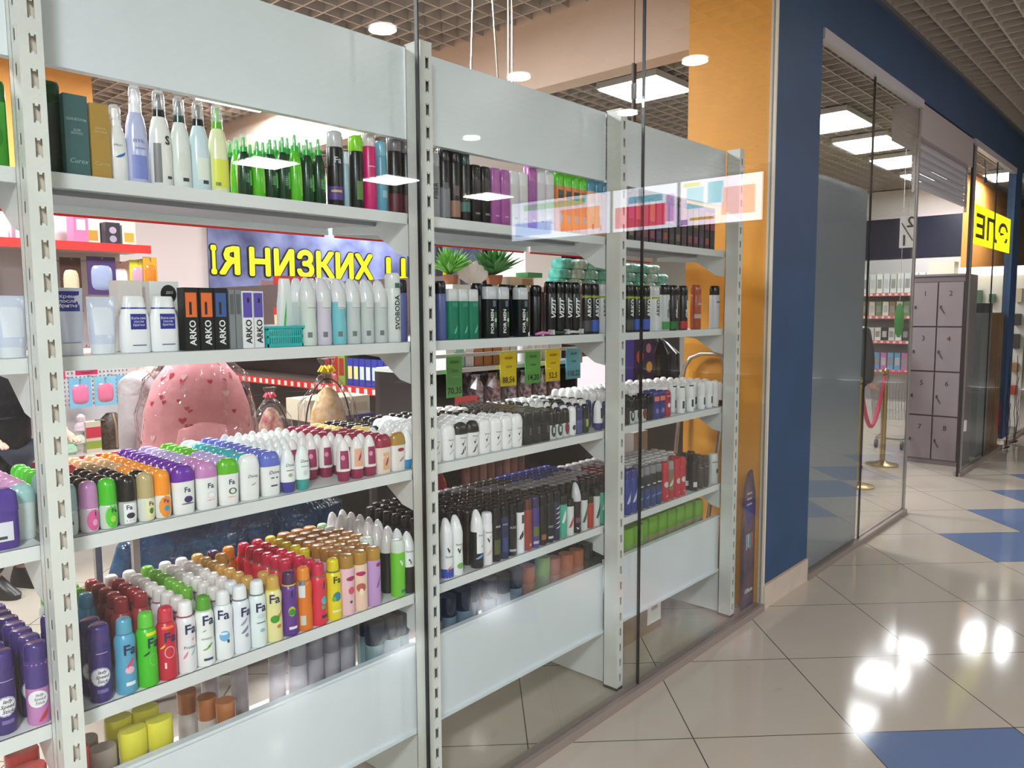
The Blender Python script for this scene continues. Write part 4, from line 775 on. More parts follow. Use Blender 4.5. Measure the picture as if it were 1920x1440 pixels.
def toothbrushes():
    for i, (c, l) in enumerate([((232,130,190), 'pink-handled razor lying in front of the VIZIT cans'), ((40,70,60), 'dark green razor lying in front of the VIZIT cans'), ((214,214,214), 'white razor lying in front of the VIZIT cans')]):
        t = thing('razor', l, 'razor', (*TR(1.50+i*.085, .034), S2+.008), 0, 'razors lying on the second shelf')
        b = MB().tube([(0, 0, 0), (.03, 0, .004), (.07, 0, .002), (.085, 0, .008)], [.005, .006, .005, .003], 8); obj('handle', b.mesh('handle', mat(c, .3), True), t)
        b = MB().box(.082, .092, -.012, .012, -.004, .014); obj('head', b.mesh('head', mat((200,204,206), .3)), t)
toothbrushes()

# ---- top shelf
def pump(code, body, cap, dim, labels=(), clear=(236,238,240), desc=''): prod(code, 'spray_bottle', 'pump', dim, body, cap, desc, 'spray bottle', clear, labels, rb=.2)
pump('u_small', (232,232,230), (236,236,236), (.162, .0225, .0175), [('s', .02, .014, .055, (40,110,180), .004), ('t', 'SPRAY', .006, .075, (120,120,124), .0, {})])
pump('u_lil', (186,192,226), (236,236,240), (.212, .0235, .019), [('r', .03, .05, .035, (120,134,200), 0), ('t', 'ESTEL', .009, .09, (110,116,160), .0, {}), ('r', .02, .003, .075, (130,140,190), .002)])
pump('u_grey', (232,232,228), (60,58,60), (.212, .0245, .0195), [('r', .018, .085, .05, (120,120,120), -.012), ('t', 'S', .026, .1, (20,20,22), .010, dict(bold=.03)), ('r', .012, .006, .02, (60,60,60), .012)])
pump('u_mil', (224,230,224), (36,66,62), (.206, .0225, .019), [('r', .02, .04, .06, (214,220,212), .002), ('r', .012, .008, .02, (60,60,60), .004)])
pump('u_aqua', (206,226,232), (30,58,56), (.206, .0235, .019), [('r', .024, .05, .05, (226,234,220), .002), ('r', .012, .008, .02, (60,60,60), .006)])
pump('u_lime', (232,236,190), (96,176,40), (.208, .0235, .019), [('r', .04, .065, .045, (220,226,80), .0), ('r', .012, .008, .02, (120,130,50), -.008)])
for x, c, l in [(.147, 'u_small', 'small white spray bottle with blue print, next to the gold carton'), (.190, 'u_lil', 'tall lilac spray bottle with white pump, top shelf'), (.241, 'u_grey', 'milky spray bottle with grey stripe and letter S, top shelf'), (.286, 'u_mil', 'milky spray bottle with dark pump, right of the letter S bottle'), (.330, 'u_aqua', 'pale aqua spray bottle with dark green pump, top shelf'), (.376, 'u_lime', 'yellow-green spray bottle with lime pump, top shelf')]:
    one(c, x, .06, S1, l, 'spray bottles on the top shelf', -.1)
for i, x in enumerate((.215, .27, .315)): one('u_mil', x, .12, S1, ['spray bottle behind the lilac one', 'spray bottle behind the letter S one', 'spray bottle behind the pale aqua one'][i]+' on the top shelf', 'spray bottles on the top shelf')
carton(.063, .06, S1, .046, .05, .166, (60,96,96), 'dark teal carton with pale lettering on the top shelf', [('t', 'ШАМПУНЬ', .0075, 0, .115, (170,200,196)), ('t', 'ДЛЯ\nВОЛОС', .0065, 0, .09, (170,200,196)), ('t', 'Curex', .014, 0, .03, (150,190,180), dict(shear=.3))], 'cartons on the top shelf')
carton(.107, .058, S1, .038, .05, .155, (170,136,64), 'golden brown carton beside the dark teal carton', [('t', 'КРЕМ\nМАСКА', .007, 0, .1, (214,196,140)), ('t', 'Curex', .012, 0, .03, (206,186,120), dict(shear=.3))], 'cartons on the top shelf')
prod('h_dkgr', 'shampoo_bottle', 'flat', (.185, .026, .018), (20,50,34), (16,60,30), '', 'bottle', None, [('r', .03, .06, .08, (30,36,36), 0)])
prod('h_grn', 'shampoo_bottle', 'flat', (.165, .026, .018), (60,150,40), (20,90,30), '', 'bottle', None, [('d', .03, .05, .06, (40,120,30), 0)])
one('h_dkgr', .020, .075, S1, 'dark green shampoo bottle right of the nearest upright, top shelf'); one('h_dkgr', -.135, .07, S1, 'dark green shampoo bottle at the left photo edge, top shelf'); one('h_grn', -.078, .07, S1, 'grass green shampoo bottle beside the nearest upright, top shelf')
pump('u_gr', (20,60,34), (30,170,60), (.165, .0178, .0165), [('v', 'ESTEL', .010, .05, (120,190,130), .002, {}), ('r', .01, .04, .05, (90,190,80), .012)], (200,236,206))
pump('u_gr2', (90,190,40), (40,180,60), (.165, .0178, .0165), [('r', .008, .07, .05, (150,210,90), .010)], (200,236,206))
xs = [.442, .478, .513, .548, .583, .618, .653]
for j in range(3):
    for i, x in enumerate(xs):
        c = 'u_gr2' if (i+j) % 3 == 1 else 'u_gr'
        p_ = one(c, x+j*.006, .062+j*.045, S1, 'green herbal spray bottle, %s from left in the %s row' % (ORD[i].replace('front', 'first'), ['front', 'middle', 'back'][j]), 'green spray bottles on the top shelf', -.1)
        p_.scale = (1, 1, (.93, .9, .97, 1.05, 1.12, 1.08, 1.12)[i])
ax('t_fa', (40,36,48), (190,190,194), '', [('t', 'Fa', .022, .12, (190,196,200), .004, dict(bold=.02)), ('r', .05, .035, .035, (80,60,130), 0), ('r', .03, .006, .04, (200,170,110), 0, 1)], dim=(.198, .022, .022), name='hair_mousse_can', cat='spray can')
ax('t_thin', (150,186,196), (206,226,230), '', dim=(.15, .010, .010), name='hair_mousse_can', cat='spray can')
ax('t_lime', (24,44,34), (130,206,36), '', [('r', .02, .05, .05, (90,130,60), .006)], dim=(.197, .0205, .0205), name='hair_mousse_can', cat='spray can')
ax('t_pink', (206,30,110), (214,206,208), '', [('r', .022, .003, .12, (240,160,200), .002), ('r', .022, .003, .08, (240,160,200), .002)], dim=(.222, .020, .020), name='hair_spray_can', cat='spray can')
ax('t_aqua', (96,160,184), (120,180,200), '', [('r', .018, .02, .05, (150,200,214), .006)], dim=(.196, .0175, .0175), name='hair_spray_can', cat='spray can')
ax('t_blk', (40,36,40), (110,106,110), '', [('r', .05, .05, .03, (90,30,40), 0)], dim=(.222, .0225, .0225), name='hair_spray_can', cat='spray can')
for x, c, l in [(.703, 't_fa', 'black and violet mousse can with clear lid, top shelf'), (.736, 't_thin', 'thin pale blue can between the black and lime-capped cans'), (.771, 't_lime', 'dark green can with lime cap on the top shelf'), (.815, 't_pink', 'magenta hair spray can with pale cap on the top shelf'), (.857, 't_aqua', 'sky blue hair spray can next to the magenta one'), (.905, 't_blk', 'black and maroon hair spray can next to the second upright'), (.95, 't_blk', 'black hair spray can hidden beside the second upright')]:
    one(c, x, .06, S1, l, 'hair sprays on the top shelf')
ax('t_fib', (150,152,156), (170,172,176), '', [('v', 'FIBER', .020, .08, (40,40,44), .002, dict(bold=.02))], dim=(.193, .0195, .0195), name='hair_spray_can', cat='spray can')
ax('t_bn', (50,46,48), (26,26,28), '', [('r', .05, .09, .05, (120,122,126), 0), ('r', .016, .02, .1, (90,90,94), .002)], dim=(.222, .0195, .0195), name='hair_spray_can', cat='spray can')
ax('t_bz', (40,38,40), (24,24,26), '', [('r', .05, .05, .035, (150,110,90), 0), ('r', .016, .03, .09, (110,84,84), .002)], dim=(.224, .0195, .0195), name='hair_spray_can', cat='spray can')
ax('t_bt', (36,36,40), (20,60,60), '', [('r', .05, .03, .045, (60,110,100), 0), ('c', .02, .03, .08, (190,170,90), .002)], dim=(.222, .0195, .0195), name='hair_spray_can', cat='spray can')
prod('q_black', 'shampoo_bottle', 'flat', (.18, .0205, .018), (34,32,38), (30,28,32), '', 'bottle', None, [('r', .02, .006, .03, (120,120,124), 0)])
prod('q_pink', 'shampoo_bottle', 'flat', (.182, .0215, .018), (168,90,160), (172,96,166), '', 'bottle', None, [('r', .016, .004, .03, (214,170,210), 0)])
prod('q_pinkt', 'shampoo_bottle', 'flat', (.214, .0215, .018), (150,76,150), (176,96,168), '', 'bottle', None, [('r', .016, .004, .03, (214,170,210), 0)])
prod('q_white', 'shampoo_bottle', 'flat', (.184, .0215, .018), (206,204,206), (222,222,224), '', 'bottle', None, [('r', .016, .004, .03, (150,150,156), 0)])
prod('q_whitet', 'shampoo_bottle', 'flat', (.212, .0215, .018), (206,202,206), (222,222,224), '', 'bottle', None, [('r', .016, .004, .03, (150,150,156), 0)])
prod('q_or', 'shampoo_bottle', 'flat', (.216, .0215, .018), (214,120,46), (90,200,30), '', 'bottle', None, [('r', .03, .05, .09, (190,90,60), 0), ('d', .02, .03, .05, (60,150,190), 0), ('r', .03, .03, .135, (30,60,40), 0)])
prod('q_bl', 'shampoo_bottle', 'flat', (.218, .0215, .018), (226,186,160), (60,140,170), '', 'bottle', None, [('r', .03, .05, .1, (230,200,180), 0), ('r', .012, .02, .035, (190,60,80), .004)])
TS = [(1.055, 't_fib', 'silver can lettered FIBER at the left end of the middle bay'), (1.097, 't_bn', 'black and silver hair spray can, first after the FIBER can'), (1.140, 't_bz', 'black and bronze hair spray can on the middle top shelf'), (1.183, 't_bt', 'black can with teal cap on the middle top shelf'),
      (1.226, 'q_black', 'black bottle next to the teal-capped can'), (1.270, 'q_black', 'black bottle beside the first violet-pink bottle'), (1.316, 'q_pink', 'left violet-pink bottle of the short pair'), (1.362, 'q_pink', 'right violet-pink bottle of the short pair'), (1.408, 'q_white', 'left short white bottle on the middle top shelf'), (1.454, 'q_white', 'right short white bottle on the middle top shelf'),
      (1.500, 'q_pinkt', 'tall violet-pink bottle between the white bottles'), (1.546, 'q_whitet', 'left tall white bottle beside the tall violet-pink bottle'), (1.594, 'q_whitet', 'right tall white bottle beside the orange bottles'), (1.648, 'q_or', 'first orange bottle with lime cap'), (1.694, 'q_or', 'second orange bottle with lime cap'), (1.740, 'q_or', 'third orange bottle with lime cap'), (1.786, 'q_or', 'fourth orange bottle with lime cap'),
      (1.836, 'q_bl', 'left peach bottle with blue cap'), (1.885, 'q_bl', 'middle peach bottle with blue cap'), (1.934, 'q_bl', 'right peach bottle with blue cap against the third upright')]
for x, c, l in TS: one(c, x, .06, S1, l, 'bottles on the middle bay top shelf', 0)
for i, (x, c) in enumerate([(1.13, 't_bn'), (1.20, 't_bt'), (1.62, 'q_or'), (1.67, 'q_or'), (1.72, 'q_or'), (1.77, 'q_or')]): one(c, x, .11, S1, 'bottle in the second row of the middle top shelf, %s from left' % ORD[i].replace('front', 'first'), 'bottles on the middle bay top shelf', 0)
hc = [(150,60,90), (90,60,110), (160,80,60), (60,60,66), (120,110,50), (70,50,60), (140,60,70)]
for i in range(15):
    x = 2.03+i*.052; c = hc[i % 7]
    carton(x, .06, S1, .044, .06, .185 if i < 10 else .195, (34,32,36) if i % 3 else (52,44,50), 'hair dye carton, %s from left on the right bay top shelf' % ORD[i].replace('front', 'first'), [('r', 0, .13, .038, .08, c), ('r', 0, .035, .03, .03, hc[(i+3) % 7])], 'hair dye cartons on the right bay top shelf')

# ---- bottom shelf, seen over the base panel
def low(code, name, kind, dim, body, cap, cat='bottle'): prod(code, name, kind, dim, body, cap, '', cat)
low('l_yel', 'sun_cream_bottle', 'oval', (.29, .030, .022), (196,190,170), (222,214,70)); low('l_gry', 'lotion_bottle', 'oval', (.275, .030, .022), (150,136,128), (176,160,150)); low('l_red', 'sun_cream_bottle', 'oval', (.30, .032, .023), (190,120,110), (222,84,80))
low('l_brn', 'hair_spray_can', 'tall', (.275, .0235, .0235), (206,196,190), (170,106,64), 'spray can'); low('l_tall', 'hair_spray_can', 'straight', (.36, .023, .023), (176,164,166), (150,138,140), 'spray can'); low('l_tall2', 'hair_spray_can', 'straight', (.33, .026, .026), (170,164,168), (150,144,150), 'spray can')
low('l_teal', 'hair_spray_can', 'tall', (.335, .0285, .0285), (126,150,150), (52,60,70), 'spray can'); low('l_dbl', 'hair_spray_can', 'tall', (.325, .028, .028), (104,120,134), (44,52,72), 'spray can'); low('l_grn', 'hair_spray_can', 'tall', (.335, .028, .028), (120,128,96), (120,150,70), 'spray can'); low('l_or', 'hair_spray_can', 'tall', (.315, .029, .029), (150,110,90), (150,84,50), 'spray can')
low('l_dg', 'hair_spray_can', 'tall', (.325, .032, .032), (60,76,60), (52,66,56), 'spray can'); low('l_lime', 'shampoo_bottle', 'flat', (.33, .036, .026), (150,150,120), (110,164,50))
LB = [('l_red', -.15, .10, 'coral red-lidded bottle at the bottom left corner, left one'), ('l_red', -.085, .075, 'coral red-lidded bottle at the bottom left corner, front one'), ('l_red', -.075, .16, 'coral red-lidded bottle beside the nearest upright, back one'), ('l_red', .0, .08, 'coral red lid peeping right of the nearest upright'),
      ('l_gry', .060, .085, 'taupe-lidded bottle in front beside the yellow-lidded bottles'), ('l_gry', .045, .155, 'taupe-lidded bottle behind the front taupe one'), ('l_yel', .128, .085, 'yellow-lidded bottle, front left of the four'), ('l_yel', .188, .085, 'yellow-lidded bottle, front right of the four'), ('l_yel', .125, .165, 'yellow-lidded bottle, back left of the four'), ('l_yel', .187, .165, 'yellow-lidded bottle, back right of the four'),
      ('l_brn', .305, .20, 'brown-lidded spray can, left of three'), ('l_brn', .325, .13, 'brown-lidded spray can, middle of three'), ('l_brn', .347, .075, 'brown-lidded spray can, right of three'), ('l_tall', .46, .22, 'tall grey-lilac can standing alone on the bottom shelf'), ('l_tall', .40, .27, 'tall grey can behind the brown-lidded ones'),
      ('l_tall', .54, .16, 'slim grey can, left of the lilac-grey group')]
for i, x in enumerate((.60, .655, .71, .765)): LB.append(('l_tall2', x, .15, 'grey-lilac can, %s of the four left of the teal cans' % ORD[i].replace('front', 'first')))
for i, (x, y) in enumerate(((.815, .075), (.84, .15), (.875, .075), (.91, .15), (.937, .075))): LB.append(('l_teal', x, y, 'dark-lidded teal-grey can, %s on the left bay bottom shelf' % ORD[i].replace('front', 'first')))
for i, (x, y) in enumerate(((1.05, .08), (1.115, .08), (1.11, .16), (1.185, .08), (1.18, .16), (1.255, .12), (1.32, .09), (1.385, .09), (1.45, .09), (1.40, .17))): LB.append(('l_dbl', x, y, 'dark blue-lidded can, %s on the middle bay bottom shelf' % ORD[i].replace('front', 'first')))
LB += [('l_or', 1.53, .10, 'brown-orange lidded can left of the green-lidded one'), ('l_grn', 1.60, .085, 'green-lidded can between orange-lidded ones on the bottom shelf'), ('l_or', 1.665, .09, 'brown-orange lidded can right of the green-lidded one'), ('l_or', 1.735, .08, 'brown-orange lidded can, third from the green one'), ('l_or', 1.80, .08, 'brown-orange lidded can before the dark green ones'), ('l_dg', 1.87, .09, 'dark green can left of the third upright'), ('l_dg', 1.935, .09, 'dark green can touching the third upright')]
for i, (x, y) in enumerate(((2.05, .07), (2.13, .07), (2.15, .14), (2.21, .07), (2.29, .10), (2.37, .10), (2.45, .10), (2.53, .10), (2.61, .10), (2.69, .10), (2.77, .09))): LB.append(('l_lime', x, y, 'lime-capped bottle, %s on the right bay bottom shelf' % ORD[i].replace('front', 'first')))
for c, x, y, l in LB: one(c, x, y, S5, l, 'tall products on the bottom shelf')
SHELF_STAGE = False
# ------------------------------------------------------------------ store background
RED = mat((206,48,42), .45); PINKW = mat((208,192,190), .7); DARK = mat((38,34,34), .5); CREAM = mat((214,206,192), .5); GOLD = mat((196,166,96), .22, metal=.9)
struct('wall_banner', MB().box(2.6, 8.4, 7.02, 7.12, 0, 3.43), PINKW)
# bulkhead patch at the back left
# banner
t = thing('banner', 'cloudy blue banner with big yellow Cyrillic letters outlined in black, on the back wall', 'banner', (3.80, 7.0, 0))
bm_ = mat((30,32,84), .35, noise=1, nscale=1.5, c2=(140,146,190))
bx('sheet', 0, 4.5, -.01, .012, 1.55, 2.62, bm_, t)
def word(s, x0, x1, z, ch, y=-.02):
    vs, fs = text2d(s, 1.0, bold=0, align='LEFT'); xa = min(v[0] for v in vs); xb = max(v[0] for v in vs); ya = min(v[1] for v in vs); yb = max(v[1] for v in vs)
    if s == 'Я':        # mirrored R keeps a clean fill
        vs, fs = text2d('R', 1.0, align='LEFT'); vs = [(-v[0], v[1], v[2]) for v in vs]; fs = [f[::-1] for f in fs]; xa = min(v[0] for v in vs); xb = max(v[0] for v in vs); ya = min(v[1] for v in vs); yb = max(v[1] for v in vs)
    P0 = [(max(.03, x0+(v[0]-xa)/(xb-xa)*(x1-x0)), z+(v[1]-ya)/(yb-ya)*ch) for v in vs]
    for nm, e, m, y_, n in (('letter_outline', .034, mat((18,18,20), .5), -.012, 12), ('letter', .016, mat((236,230,20), .5), -.022, 8)):
        b = MB()
        for k in range(n+1):
            a = 2*math.pi*k/n; r = e if k < n else 0
            b.add([(p[0]+r*math.cos(a), y_-.0004*k, p[1]+r*math.sin(a)) for p in P0], fs)
        obj(nm, b.mesh(nm, m), t)
word('Я', .13, .37, 2.01, .31); word('І', .035, .075, 2.01, .31); word('НИЗКИХ', .52, 2.36, 2.0, .33); word('ЦЕН', 2.62, 3.75, 1.94, .36)
# toy rack at the left
t = thing('toy_rack', 'white pegboard shelf rack with red-edged shelves seen through the left bay', 'shelf rack', (0, 0, 0))
bx('base', -1.6, 1.58, 3.42, 3.95, .0, .14, mat((216,210,206)), t)
b = MB(); b.box(-1.6, 1.62, 3.90, 3.93, .14, 2.32); obj('pegboard', b.mesh('pegboard', mat((214,206,206), .5)), t)
b = MB()
for i in range(70):
    for j in range(14): b.box(-.1+i*.025-.004, -.1+i*.025+.004, 3.897, 3.9, .93+j*.03, .942+j*.03)
obj('peg_holes', b.mesh('peg_holes', mat((120,110,112), .8)), t)
for z, d in ((1.945, .40), (.62, .45)):
    s_ = bx('shelf', -1.6, 1.66, 3.9-d, 3.9, z, z+.03, mat((206,196,190)), t); bx('price_rail', -1.6, 1.66, 3.9-d-.012, 3.9-d, z-.015, z+.038, RED, s_)
b = MB()
for i in range(14): b.box(-.3+i*.135, -.26+i*.135, 3.433, 3.4365, .625, .65)
obj('price_tag', b.mesh('price_tag', mat((226,214,200))), t)
TY = .0
def toybox(x, y, z, w, d, h, c, l, parts=(), **k): return carton(x, y, z, w, d, h, c, l, parts, 'boxes on the red-edged top shelf of the toy rack', 'toy box', **k)
Z = 1.976
for i, (x, w, h, c, l) in enumerate([(-.2, .2, .2, (90,84,90), 'grey box at the far left of the red-edged shelf'), (.45, .12, .18, (56,50,54), 'dark radio-like box, left of the slotted upright'), (.62, .14, .2, (120,40,46), 'dark red and black box by the slotted upright'), (.80, .16, .17, (232,206,220), 'pale pink bag left of the pink box'), (1.02, .2, .2, (222,190,206), 'pink cartoon-coloured box left of the hot pink box'),
        (1.28, .085, .22, (236,110,150), 'hot pink narrow box on the red-edged shelf'), (1.375, .09, .22, (220,212,208), 'white box with side pattern behind the speaker box'), (1.47, .09, .15, (50,44,54), 'small black box with two round discs'), (1.57, .085, .2, (196,200,188), 'pale green-grey box at the right end of the red-edged shelf')]):
    ps = [('d', 0, .1, .022, .022, (170,150,170)), ('d', 0, .045, .022, .022, (150,140,160))] if 'discs' in l else ([('r', 0, h*.55, w*.6, h*.3, (230,220,216))] if i % 2 else [('r', 0, h*.3, w*.7, h*.3, (196,150,60))])
    toybox(x, 3.66 if i != 6 else 3.74, Z, w, .12, h, c, l, ps)
def hangcard(x, y, z, w, h, c, c2, l, blob=True, grp='packs hanging on the toy rack'):
    t = thing('hanging_pack', l, 'hanging pack', (x, y, z), 0, grp)
    bx('backing_card', -w/2, w/2, -.006, 0, -h, 0, mat(c, .35), t)
    if blob: b = MB().loft([(0, w*.38, h*.33, 4), (.008, w*.34, h*.28, 3), (.012, w*.2, h*.18, 2.5)], 14, Matrix.Translation((0, -.006, -h*.55)) @ Matrix.Rotation(math.pi/2, 4, 'X')); obj('blister', b.mesh('blister', mat(c2, .2), True), t)
    b = MB().bar((0, -.03, -.01), (0, 3.9-y-.006, -.01), .006); obj('hook', b.mesh('hook', ALU), t); return t
for i, a in enumerate([(.72, 3.62, 1.88, .14, .30, (56,50,54), (170,160,160), 'black pack left of the brown pack'), (1.05, 3.62, 1.90, .13, .17, (210,204,196), (120,110,110), 'grey card pack beside the upright'), (1.205, 3.6, 1.89, .12, .34, (70,44,34), (206,190,160), 'brown pack with cream tag'),
        (1.372, 3.56, 1.90, .17, .24, (70,52,96), (150,160,190), 'purple rounded pack with pale toy'), (1.51, 3.62, 1.88, .11, .2, (206,160,164), (236,226,226), 'dusty pink pack with white rabbit-like shape'), (1.60, 3.56, 1.89, .11, .2, (206,196,50), (190,150,170), 'yellow pack beside the dusty pink one'), (1.66, 3.52, 1.91, .09, .22, (206,150,50), (196,120,40), 'orange pack at the right end of the rack'),
        (.62, 3.55, 1.56, .16, .28, (70,60,60), (140,120,110), 'dark pack at the left photo edge'),
        (1.08, 3.62, 1.25, .13, .12, (206,60,100), (226,90,110), 'dark pink pack high on the pegboard, left one'), (1.27, 3.62, 1.27, .13, .12, (196,50,96), (226,90,120), 'dark pink pack high on the pegboard, right one'), (1.06, 3.6, 1.12, .11, .16, (214,50,90), (240,226,190), 'red-pink pack with cream bunny shape'),
        (1.22, 3.6, 1.135, .13, .19, (130,190,220), (236,130,170), 'light blue pack with pink doll, left one'), (1.37, 3.6, 1.135, .13, .19, (140,196,220), (236,130,160), 'light blue pack with pink doll, middle one'), (1.50, 3.6, 1.135, .12, .19, (120,180,214), (236,190,60), 'light blue pack with yellow and pink toys'), (1.62, 3.62, 1.13, .1, .14, (120,180,200), (226,190,60), 'turquoise pack partly behind the grey puffer jacket')]):
    hangcard(*a)
# soft toys and backpack on the lower red shelf
for i, (x, z, c, l) in enumerate([(1.04, .0, (226,196,200), 'pink plush toy on the lower shelf of the toy rack'), (1.15, .0, (170,206,176), 'mint green box-like toy between plush toys'), (1.205, .04, (216,226,214), 'pale plush toy next to the mint one'), (.92, 0, (150,110,110), 'brown-pink plush toy left of the pink one'), (1.10, .1, (216,190,196), 'pink plush toy stacked on the lower row'), (1.22, .1, (226,206,216), 'white and pink plush toy stacked on the lower row')]):
    o = obj('plush_toy', MB().loft([(0, .03, .03, 3), (.02, .05, .045, 3), (.06, .048, .04, 2.6), (.085, .025, .025), (.10, .035, .03), (.13, .032, .03), (.15, .012, .012)], 12).mesh('plush_toy', mat(c, .8, bump=.4, nscale=60), True), None, (x, 3.62, .651+z*1.3)); o.scale = (.8, .8, .8); tag(o, l, 'toy', 'plush toys on the toy rack')
carton(1.275, 3.6, .65, .09, .06, .2, (214,206,180), 'clear tub with red and yellow contents beside the brown backpack', [('r', 0, .13, .09, .07, (206,60,80)), ('r', 0, .05, .09, .05, (150,170,70))], None, 'tub')
t = thing('backpack', 'small brown striped backpack on the red lower shelf', 'backpack', (1.42, 3.66, .651))
obj('bag_body', MB().loft([(0, .075, .06, 3), (.03, .085, .07, 3), (.14, .085, .07, 2.6), (.2, .065, .05, 2.3), (.235, .03, .025)], 18).mesh('bag_body', mat((96,76,60), .5, noise=.5, nscale=50, c2=(50,38,30)), True), t)
obj('zip_band', MB().tube([(-.0, -.071, .01), (-.0, -.075, .1), (-.0, -.066, .17), (0, -.03, .232)], .008, 6).mesh('zip_band', mat((150,126,100), .4), True), t)
obj('strap', MB().tube([(-.06, -.03, .19), (-.11, -.05, .2), (-.12, -.04, .12), (-.09, -.02, .05)], .012, 6).mesh('strap', mat((60,46,38), .6), True), t)

# ------------------------------------------------------------------ people
def skin(name, nodes, edges, m, parent=None, sub=2, root=0):
    me = bpy.data.meshes.new(name); me.from_pydata([n[0] for n in nodes], edges, []); me.materials.append(m)
    o = bpy.data.objects.new(name, me); COL.objects.link(o)
    if parent: o.parent = parent
    o.modifiers.new('skin', 'SKIN'); sv = me.skin_vertices[0].data
    for i, n in enumerate(nodes): sv[i].radius = (n[1], n[2] if len(n) > 2 else n[1]); sv[i].use_root = (i == root)
    s = o.modifiers.new('smooth', 'SUBSURF'); s.levels = sub; s.render_levels = sub
    o.modifiers['skin'].use_smooth_shade = True
    return o
SKIN = mat((214,168,146), .5)
def person(name_label, loc, rz, H, coat, trousers, hair, arm_pose, hood=False):
    k = H/1.7; t = thing('person', name_label, 'person', loc, rz)
    def s(p): return tuple(v*k for v in p)
    N = [((0,0,.93),.13,.10), ((0,0,1.15),.13,.10), ((0,0,1.36),.15,.09), ((0,0,1.47),.055,.055), ((0,-.01,1.56),.07,.08), ((0,-.012,1.66),.075,.09), ((0,0,1.735),.03,.035)]
    E = [(0,1),(1,2),(2,3),(3,4),(4,5),(5,6)]
    for sx, (el, wr) in zip((-1, 1), arm_pose):
        i = len(N); N += [((sx*.17,0,1.40),.055), ((sx*el[0],el[1],el[2]),.042), ((sx*wr[0],wr[1],wr[2]),.028), ((sx*wr[0],wr[1]-.05,wr[2]-.03),.036,.018)]
        E += [(2,i),(i,i+1),(i+1,i+2),(i+2,i+3)]
        for f in range(5):   # fingers
            j = len(N); fx = (-.028+.014*f); L = (.045,.07,.078,.07,.055)[f]
            N += [((sx*wr[0]+fx, wr[1]-.05-L*.5, wr[2]-.04),.009), ((sx*wr[0]+fx*1.1, wr[1]-.05-L*.85, wr[2]-.06),.007)]; E += [(i+3,j),(j,j+1)]
    for sx in (-1, 1):
        i = len(N); N += [((sx*.09,0,.86),.085), ((sx*.10,-.01,.48),.055), ((sx*.10,.01,.10),.038), ((sx*.10,-.11,.04),.035,.03)]; E += [(0,i),(i,i+1),(i+1,i+2),(i+2,i+3)]
    N = [(s(n[0]),)+tuple(r*k for r in n[1:]) for n in N]
    skin('body', N, E, SKIN, t)
    # coat
    N = [((0,0,.80),.20,.15), ((0,0,.98),.19,.145), ((0,0,1.18),.195,.145), ((0,0,1.34),.19,.13), ((0,.0,1.46),.09,.085)]; E = [(0,1),(1,2),(2,3),(3,4)]
    for sx, (el, wr) in zip((-1, 1), arm_pose):
        i = len(N); N += [((sx*.20,0,1.38),.09), ((sx*el[0],el[1],el[2]),.075), ((sx*(wr[0]),wr[1]+.03,wr[2]),.055)]; E += [(3,i),(i,i+1),(i+1,i+2)]
    N = [(s(n[0]),)+tuple(r*k for r in n[1:]) for n in N]
    skin('coat', N, E, mat(coat, .5, bump=.6, nscale=9), t)
    N = [((0,0,.90),.15,.12), ((-.09,0,.82),.095), ((-.10,-.01,.48),.075), ((-.10,.01,.12),.065), ((.09,0,.82),.095), ((.10,-.01,.48),.075), ((.10,.01,.12),.065)]
    N = [(s(n[0]),)+tuple(r*k for r in n[1:]) for n in N]
    skin('trousers', N, [(0,1),(1,2),(2,3),(0,4),(4,5),(5,6)], mat(trousers, .7), t)
    for sx in (-1, 1):
        b = MB().loft([(0, .045, .13, 2.6, 0, -.04), (.03, .047, .135, 2.6, 0, -.04), (.07, .044, .10, 2.3, 0, -.015), (.12, .042, .05, 2, 0, .01)], 16, Matrix.Translation((sx*.10*k, -.0, 0)) @ Matrix.Scale(k, 4)); obj('shoe', b.mesh('shoe', mat((24,22,24), .4), True), t)
    b = MB(); b.loft([(1.53, .082, .09, 2, 0, .02), (1.60, .092, .10, 2, 0, .018), (1.68, .090, .104, 2, 0, .012), (1.74, .065, .08, 2, 0, .005), (1.765, .025, .03)], 18, Matrix.Scale(k, 4)); obj('hood' if hood else 'hair', b.mesh('hair', mat(hair, .8, bump=.5, nscale=40), True), t)
    for nm, p, r, c in (('eye', (-.03,-.088,1.645), .008, (30,26,24)), ('eye', (.03,-.088,1.645), .008, (30,26,24)), ('nose', (0,-.103,1.615), .013, (206,156,136)), ('mouth', (0,-.088,1.58), .014, (176,96,90)), ('ear', (-.082,0,1.63), .018, (206,156,136)), ('ear', (.082,0,1.63), .018, (206,156,136))):
        b = MB().loft([(-r*.6, r*.3, r*.3), (0, r, r*.7), (r*.6, r*.3, r*.3)], 10, Matrix.Scale(k, 4) @ Matrix.Translation(p)); obj(nm, b.mesh(nm, mat(c, .5), True), t)
    if hood:
        b = MB().tube([(.12*k*math.cos(a), (.06-.02*math.sin(a))*k, (1.44+.05*math.sin(a))*k) for a in [math.pi*i/10 for i in range(-5, 16)]], .03*k, 8); obj('fur_trim', b.mesh('fur_trim', mat((206,190,180), .95, bump=1, nscale=60), True), t)
    return t
person('person in a black jacket and dark trousers cut off by the left edge', (.665, 3.18, 0), .5, 1.58, (20,20,24), (30,34,50), (40,30,26), (((.30,-.02,1.12),(.27,-.22,.98)), ((.32,-.04,1.10),(.26,-.20,.93))))
person('person in a pale grey hooded puffer jacket behind the pink heart-print bag', (1.12, 2.30, 0), -2.4, 1.46, (178,170,172), (50,50,60), (120,96,84), (((.25,.0,1.12),(.25,-.05,.88)), ((.25,.0,1.12),(.25,-.05,.88))), hood=True)

